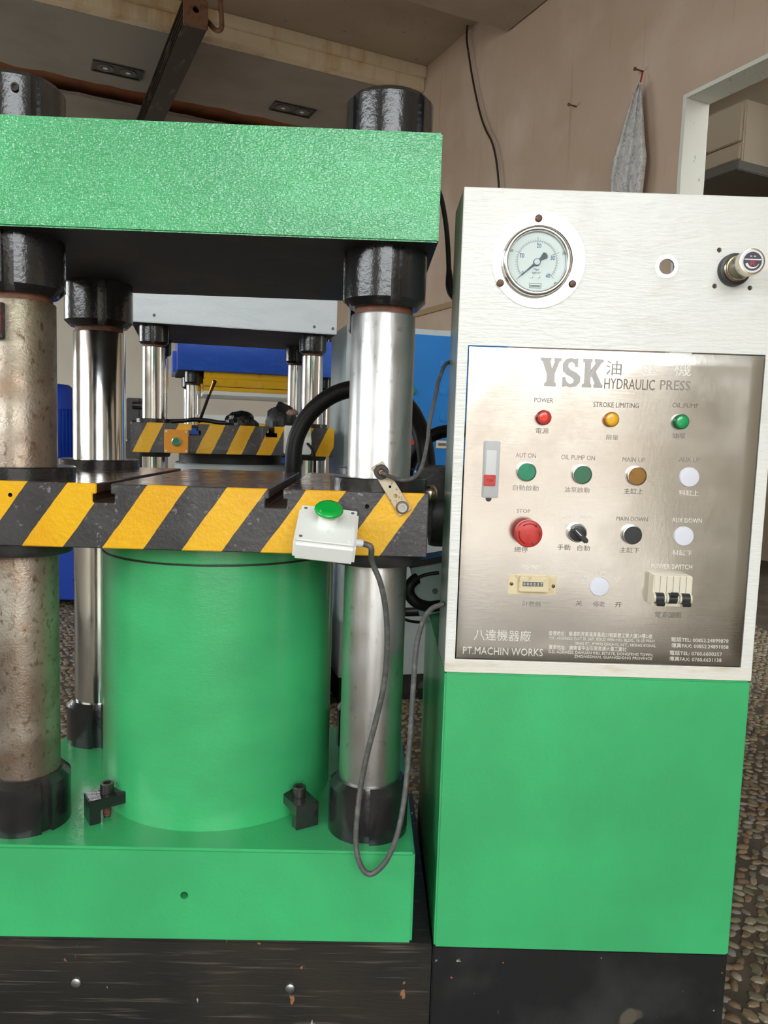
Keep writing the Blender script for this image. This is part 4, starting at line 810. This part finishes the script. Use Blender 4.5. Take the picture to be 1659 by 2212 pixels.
# ------------------------------------------------------------------ blue press at the back
TH3 = math.radians(15); e3 = Vector((math.cos(TH3), math.sin(TH3), 0)); n3 = Vector((-math.sin(TH3), math.cos(TH3), 0))
A3 = at(383, 850, 3.5); A3.z = 0; W3, D3 = .76, .6; O3 = A3 + e3 * W3 / 2 + n3 * D3 / 2
press3 = tag(empty('hydraulic_press', O3, TH3), 'royal blue hydraulic press with yellow dies, farthest back', 'press')
zt3 = at(383, 798, 3.5).z
d3 = dict(hw=W3 / 2, hd=D3 / 2, base=(.1, .3), plat=(.90, .99), top=(zt3, zt3 + .165), skirt_m=skirt2_m, base_m=blue_press_m, top_m=blue_press_m, cyl=[(.2, .3), (.2, .86), (.196, .865)], cyl_m=blue_press_m,
          ram=[(.18, .86), (.18, .90)], ram_m=black_dull, tslots=(-.12, .12), tdim=(.01, .019, .02, .034), side_m=blue_press_m, haz_m=blue_press_m, ptop_m=plat_top)
P3 = press_body(press3, d3)
for (x, y) in ((-W3 / 2 + .075, -D3 / 2 + .09), (W3 / 2 - .075, -D3 / 2 + .09), (-W3 / 2 + .075, D3 / 2 - .09), (W3 / 2 - .075, D3 / 2 - .09)):
    column(press3, x, y, .033, chrome, dict(b=.3, p0=.90, p1=.99, t0=zt3, t1=zt3 + .165), dict(base=(10, 100, 190, 280), up=(10, 100, 190, 280), cap=(20, 110, 200, 290)))
def l3(u, v): 
    o_ = A3 + e3 * W3 / 2; d = ray(u, v); t = (o_ - CAM).dot(n3) / d.dot(n3); p = CAM + d * t - o_; return p.dot(e3), p.z
x0 = l3(441, 830)[0]; xr = W3 / 2 - .13
h = (l3(441, 801)[1] - l3(441, 851)[1]); h = .105
dz = zt3
ud = obj('upper_die', MB().box(x0, xr, -D3 / 2 + .02, D3 / 2 - .1, dz - .030, dz), yellow_die, press3, bevel=.002)
obj('die_plate', MB().box(x0 - .002, xr + .002, -D3 / 2 + .010, D3 / 2 - .1, dz - .066, dz - .031), yellow_die, ud, bevel=.003); obj('die_lip', MB().box(x0, xr, -D3 / 2 + .016, D3 / 2 - .1, dz - .086, dz - .068), yellow_die, ud, bevel=.002)
obj('die_liner', MB().box(x0, xr, -D3 / 2 + .012, D3 / 2 - .1, dz - .104, dz - .087), white_box, ud, bevel=.001)
ld = obj('lower_die', MB().box(x0 - .02, xr, -D3 / 2 + .02, D3 / 2 - .1, .99, 1.020), yellow_die, press3, bevel=.002)
obj('die_liner', MB().box(x0 - .02, xr, -D3 / 2 + .015, D3 / 2 - .1, 1.020, 1.052), white_box, ld, bevel=.002)
obj('side_wing', MB().box(-W3 / 2 - .018, -W3 / 2, -.1, D3 / 2, zt3 + .004, zt3 + .10), blue_press_m, press3, bevel=.002)
# ------------------------------------------------------------------ blue-doored cabinet of the grey press
A4 = at(745, 900, 2.72); A4.z = 0
cab2 = tag(empty('control_cabinet', A4, TH2), 'grey control cabinet with a sky blue door behind the green press', 'control cabinet')
def l4(u, v): d = ray(u, v); t = (A4 - CAM).dot(n2) / d.dot(n2); p = CAM + d * t - A4; return p.dot(e2), p.z
ztop4 = l4(745, 699)[1]; zd1 = l4(897, 722)[1]; zd0 = l4(935, 1083)[1]; W4 = .62
obj('body', MB().box(0, W4, 0.0, .30, .10, ztop4), grey_pale, cab2, bevel=.003); obj('plinth', MB().box(.004, W4 - .004, .006, .29, 0, .10), skirt2_m, cab2, bevel=.002)
dr = obj('door', MB().box(l4(757, 900)[0], W4 - .02, -.006, .001, zd0, zd1), blue_door, cab2, bevel=.002)
rail_z = l4(940, 1019)[1]; obj('door_seam', MB().box(l4(757, 900)[0], W4 - .02, -.0075, -.005, rail_z - .004, rail_z + .003), grey_pale, cab2, smooth=0)
for (u, v, m, r) in ((889, 845, grn_btn, .013), (888, 955, red_cap, .015)):
    x, z = l4(u, v); o = obj('push_button', MB().lathe([(r, .004), (r, .016), (r * .8, .020)], (x, 0, z), axis='Y', n=24), m, cab2)
for v in (787, 845, 902):
    x, z = l4(957, v); obj('blanking_disc', MB().lathe([(.016, .004), (.016, .0085), (.013, .009)], (x, 0, z), axis='Y', n=24), blue_door, cab2)
x, z = l4(950, 960); cn = obj('counter', MB().box(x - .017, x + .03, -.012, -.004, z - .014, z + .014), ivory, cab2, bevel=.001); obj('counter_window', MB().box(x - .010, x + .02, -.0128, -.011, z - .005, z + .005), dark_grey, cn, smooth=0)
pp = l4(885, 1480); obj('torn_sheet', MB().prism([(l4(868, 0)[0], .10), (l4(900, 0)[0], .10), (l4(899, 0)[0], .21), (l4(893, 0)[0], .195), (l4(888, 0)[0], .215), (l4(880, 0)[0], .20), (l4(868, 0)[0], .21)], -.002, -.0005, M=Matrix(((1, 0, 0, 0), (0, 0, 1, 0), (0, 1, 0, 0), (0, 0, 0, 1)))), paper, cab2, smooth=0)
# ------------------------------------------------------------------ blue motor on its tank, far left
TY = 4.05
tk_ = tag(empty('oil_tank', at(120, 1300, TY)), 'royal blue oil tank on the floor seen between the left columns', 'tank'); tk_.location.z = 0; o = tk_.location
obj('body', MB().box(-.55, .20, 0, .6, .06, .66), blue_motor, tk_, bevel=.006)
for x in (-.5, .15): obj('foot', MB().box(x - .03, x + .03, .02, .58, 0, .06), black_dull, tk_, bevel=.003)
p = at(158, 1252, TY) - o; bs = obj('boss', MB().lathe([(.028, 0), (.026, .01)], (p.x, 0, p.z), axis='Y', n=24), blue_motor, tk_); obj('plug', MB().lathe([(.009, .01), (.009, .018)], (p.x, 0, p.z), axis='Y', n=6), blue_motor, bs, smooth=0)
xr_ = at(159, 900, TY + .13); mt = tag(empty('electric_motor', Vector((xr_.x - .15, TY + .14, .66))), 'royal blue finned electric motor standing on the blue tank', 'motor')
ztm = at(150, 829, TY + .1).z - .66; zc_ = at(150, 880, TY + .1).z - .66
obj('stator', MB().lathe([(.142, .02), (.142, zc_)], n=48), blue_motor, mt)
obj('fan_cowl', MB().lathe([(.152, zc_ - .01), (.152, ztm - .06), (.142, ztm - .025), (.115, ztm - .004), (.06, ztm)], n=48), blue_motor, mt)
obj('flange', MB().lathe([(.16, 0), (.16, .025)], n=48), black_dull, mt)
for k in range(40):
    t_ = 2 * PI * k / 40; M_ = Matrix.Rotation(t_, 4, 'Z'); obj('fin', MB().box(.138, .153, -.0028, .0028, .03, zc_ - .012, M=M_), blue_motor, mt, smooth=0)
obj('terminal_box', MB().box(.02, .11, -.19, -.13, .12, .26), blue_motor, mt, bevel=.006)
vs_ = tag(empty('valve_stack', at(292, 930, 3.22)), 'black valve stack standing left of the grey press', 'valve'); vs_.location.z = 0; o = vs_.location
p = at(292, 905, 3.22) - o
obj('stand', MB().box(-.03, .03, -.03, .03, 0, p.z - .09), black_dull, vs_, bevel=.003)
obj('block', MB().box(-.028, .028, -.03, .03, p.z - .09, p.z + .085), black_dull, vs_, bevel=.004); obj('coil', MB().lathe([(.016, 0), (.016, .04)], (.0, -.028, p.z + .055), axis='X', n=16), black, vs_); obj('coil', MB().lathe([(.016, 0), (.016, .05)], (.0, -.028, p.z - .02), axis='X', n=16), black, vs_)
# ------------------------------------------------------------------ high up: rail, lights, wire, cloth, nails
zr0, zr1 = 3.55, 3.72
rl = empty('overhead_rail', rm(1.05, 5.24, zr0)); rl.rotation_euler = (0, 0, PHI); tag(rl, 'greasy dark steel rail running under the soffit with a brown end plate', 'rail')
w_ = .075
mbx = MB(); mbx.box(-w_, w_, 0.02, 3.4, 0, .012); mbx.box(-w_, w_, 0.02, 3.4, .158, .17)
obj('flange', mbx, rail_m, rl, bevel=.002)
obj('web', MB().box(w_ - .02, w_ - .006, .02, 3.4, .012, .158), rail_m, rl)
for zz_ in (.05, .088, .126): obj('rib', MB().box(-w_ + .004, w_ - .02, .03, 3.4, zz_ - .007, zz_ + .007), rail_m, rl, bevel=.002)
ep = obj('end_plate', MB().box(-w_ - .004, w_ + .004, 0, .02, -.004, .174), rail_end, rl, bevel=.003); cut(ep, [MB().lathe([(.022, -.05), (.022, .05)], (0, 0, .10), axis='Y', n=24)])
for bq in (.8, 2.4): obj('hanger', MB().box(-.05, .05, bq, bq + .08, .17, .222), rail_m, rl)
tag(obj('bent_pipe', MB().tube([atb(476, -40, 5.25), atb(476, 0, 5.25), atb(479, 45, 5.25), atb(478, 62, 5.26), atb(468, 66, 5.28), atb(455, 54, 5.32), atb(445, 42, 5.36)], .016, 10, sub=5), rail_end), 'rusty bent pipe hooking down to the end of the rail', 'pipe')
for (a0, b0, lb) in ((.54, 6.56, 'left'), (1.985, 6.57, 'right')):
    dl = empty('downlight', rm(a0 + .185, b0 + .095, 3.77)); dl.rotation_euler = (0, 0, PHI)
    tag(dl, 'recessed black twin downlight in the soffit %s of the rail' % lb, 'light', 'twin downlights in the soffit')
    fm = MB(); fm.box(-.185, .185, -.095, -.083, -.012, .0); fm.box(-.185, .185, .083, .095, -.012, 0); fm.box(-.185, -.173, -.083, .083, -.012, 0); fm.box(.173, .185, -.083, .083, -.012, 0)
    obj('frame', fm, dark_plastic, dl, smooth=0); obj('backing', MB().box(-.173, .173, -.083, .083, -.004, -.001), dark_plastic, dl, smooth=0)
    for sx in (-1, 1):
        lp = obj('lamp', MB().lathe([(.06, -.002), (.062, -.010), (.05, -.010), (.03, -.005), (.012, -.005)], (sx * .085, 0, 0), n=28), dark_grey, dl, smooth=40); obj('bulb', MB().lathe([(.012, -.004), (.02, -.010), (.012, -.014)], (sx * .085, 0, 0), n=18), white_btn, lp)
tag(obj('hanging_wire', MB().tube([atw(*q, 2.96) for q in ((1012, 36), (1008, 80), (1013, 120), (1020, 165), (1030, 215), (1040, 255), (1050, 282), (1063, 308), (1071, 340), (1076, 380), (1079, 430), (1082, 520))], .0075, 7, sub=4), rail_m), 'thin dark wire hanging down the pink wall above the cabinet', 'wire')
# cloth hung from a red string on a nail
NRW = 26; cl_ = MB(); L_ = [(1380, 178), (1366, 205), (1352, 250), (1338, 300), (1324, 345), (1318, 385), (1319, 430), (1322, 520), (1325, 620)]; R_ = [(1385, 178), (1388, 215), (1391, 260), (1394, 310), (1397, 340), (1393, 375), (1388, 420), (1390, 520), (1392, 620)]
NC = 24; vs = []
for j in range(len(L_)):
    for i in range(NC + 1):
        f = i / NC; u = L_[j][0] * (1 - f) + R_[j][0] * f; v = L_[j][1] * (1 - f) + R_[j][1] * f
        amp = .035 * min(1, .25 + j / 6); p = atw(u, v, 2.955 - amp * (.5 + .5 * math.sin(f * PI * 5.2 + .4 * j * .3))); vs.append(p)
fs = [(j * (NC + 1) + i, j * (NC + 1) + i + 1, (j + 1) * (NC + 1) + i + 1, (j + 1) * (NC + 1) + i) for j in range(len(L_) - 1) for i in range(NC)]
cb = atw(1383, 178, 2.955); ch_ = tag(empty('hanging_cloth', cb), 'faded grey floral cloth gathered on a red string, hung on the pink wall', 'cloth')
cm_ = MB().add([Vector(p) - cb for p in vs], fs); co = obj('fabric', cm_, cloth_m, ch_, smooth=60); md = co.modifiers.new('thick', 'SOLIDIFY'); md.thickness = .004
obj('string', MB().tube([atw(1388, 156, 2.97) - cb, atw(1386, 166, 2.965) - cb, atw(1383, 180, 2.96) - cb], .0045, 6, sub=3), mat('red_string', (.35, .02, .02), .7), ch_)
for (u, v, lb) in ((1388, 154, 'rusty nail in the pink wall holding the cloth string'), (1244, 230, 'rusty nail sticking out of the bare pink wall')):
    p = atw(u, v, 2.995); tag(obj('nail', MB().tube([Vector((0, 0, 0)) + EX * .03, -EX * .05], .0045, 8, sub=1).tube([-EX * .05, -EX * .056], .010, 8, sub=1), rust, loc=p), lb, 'nail')
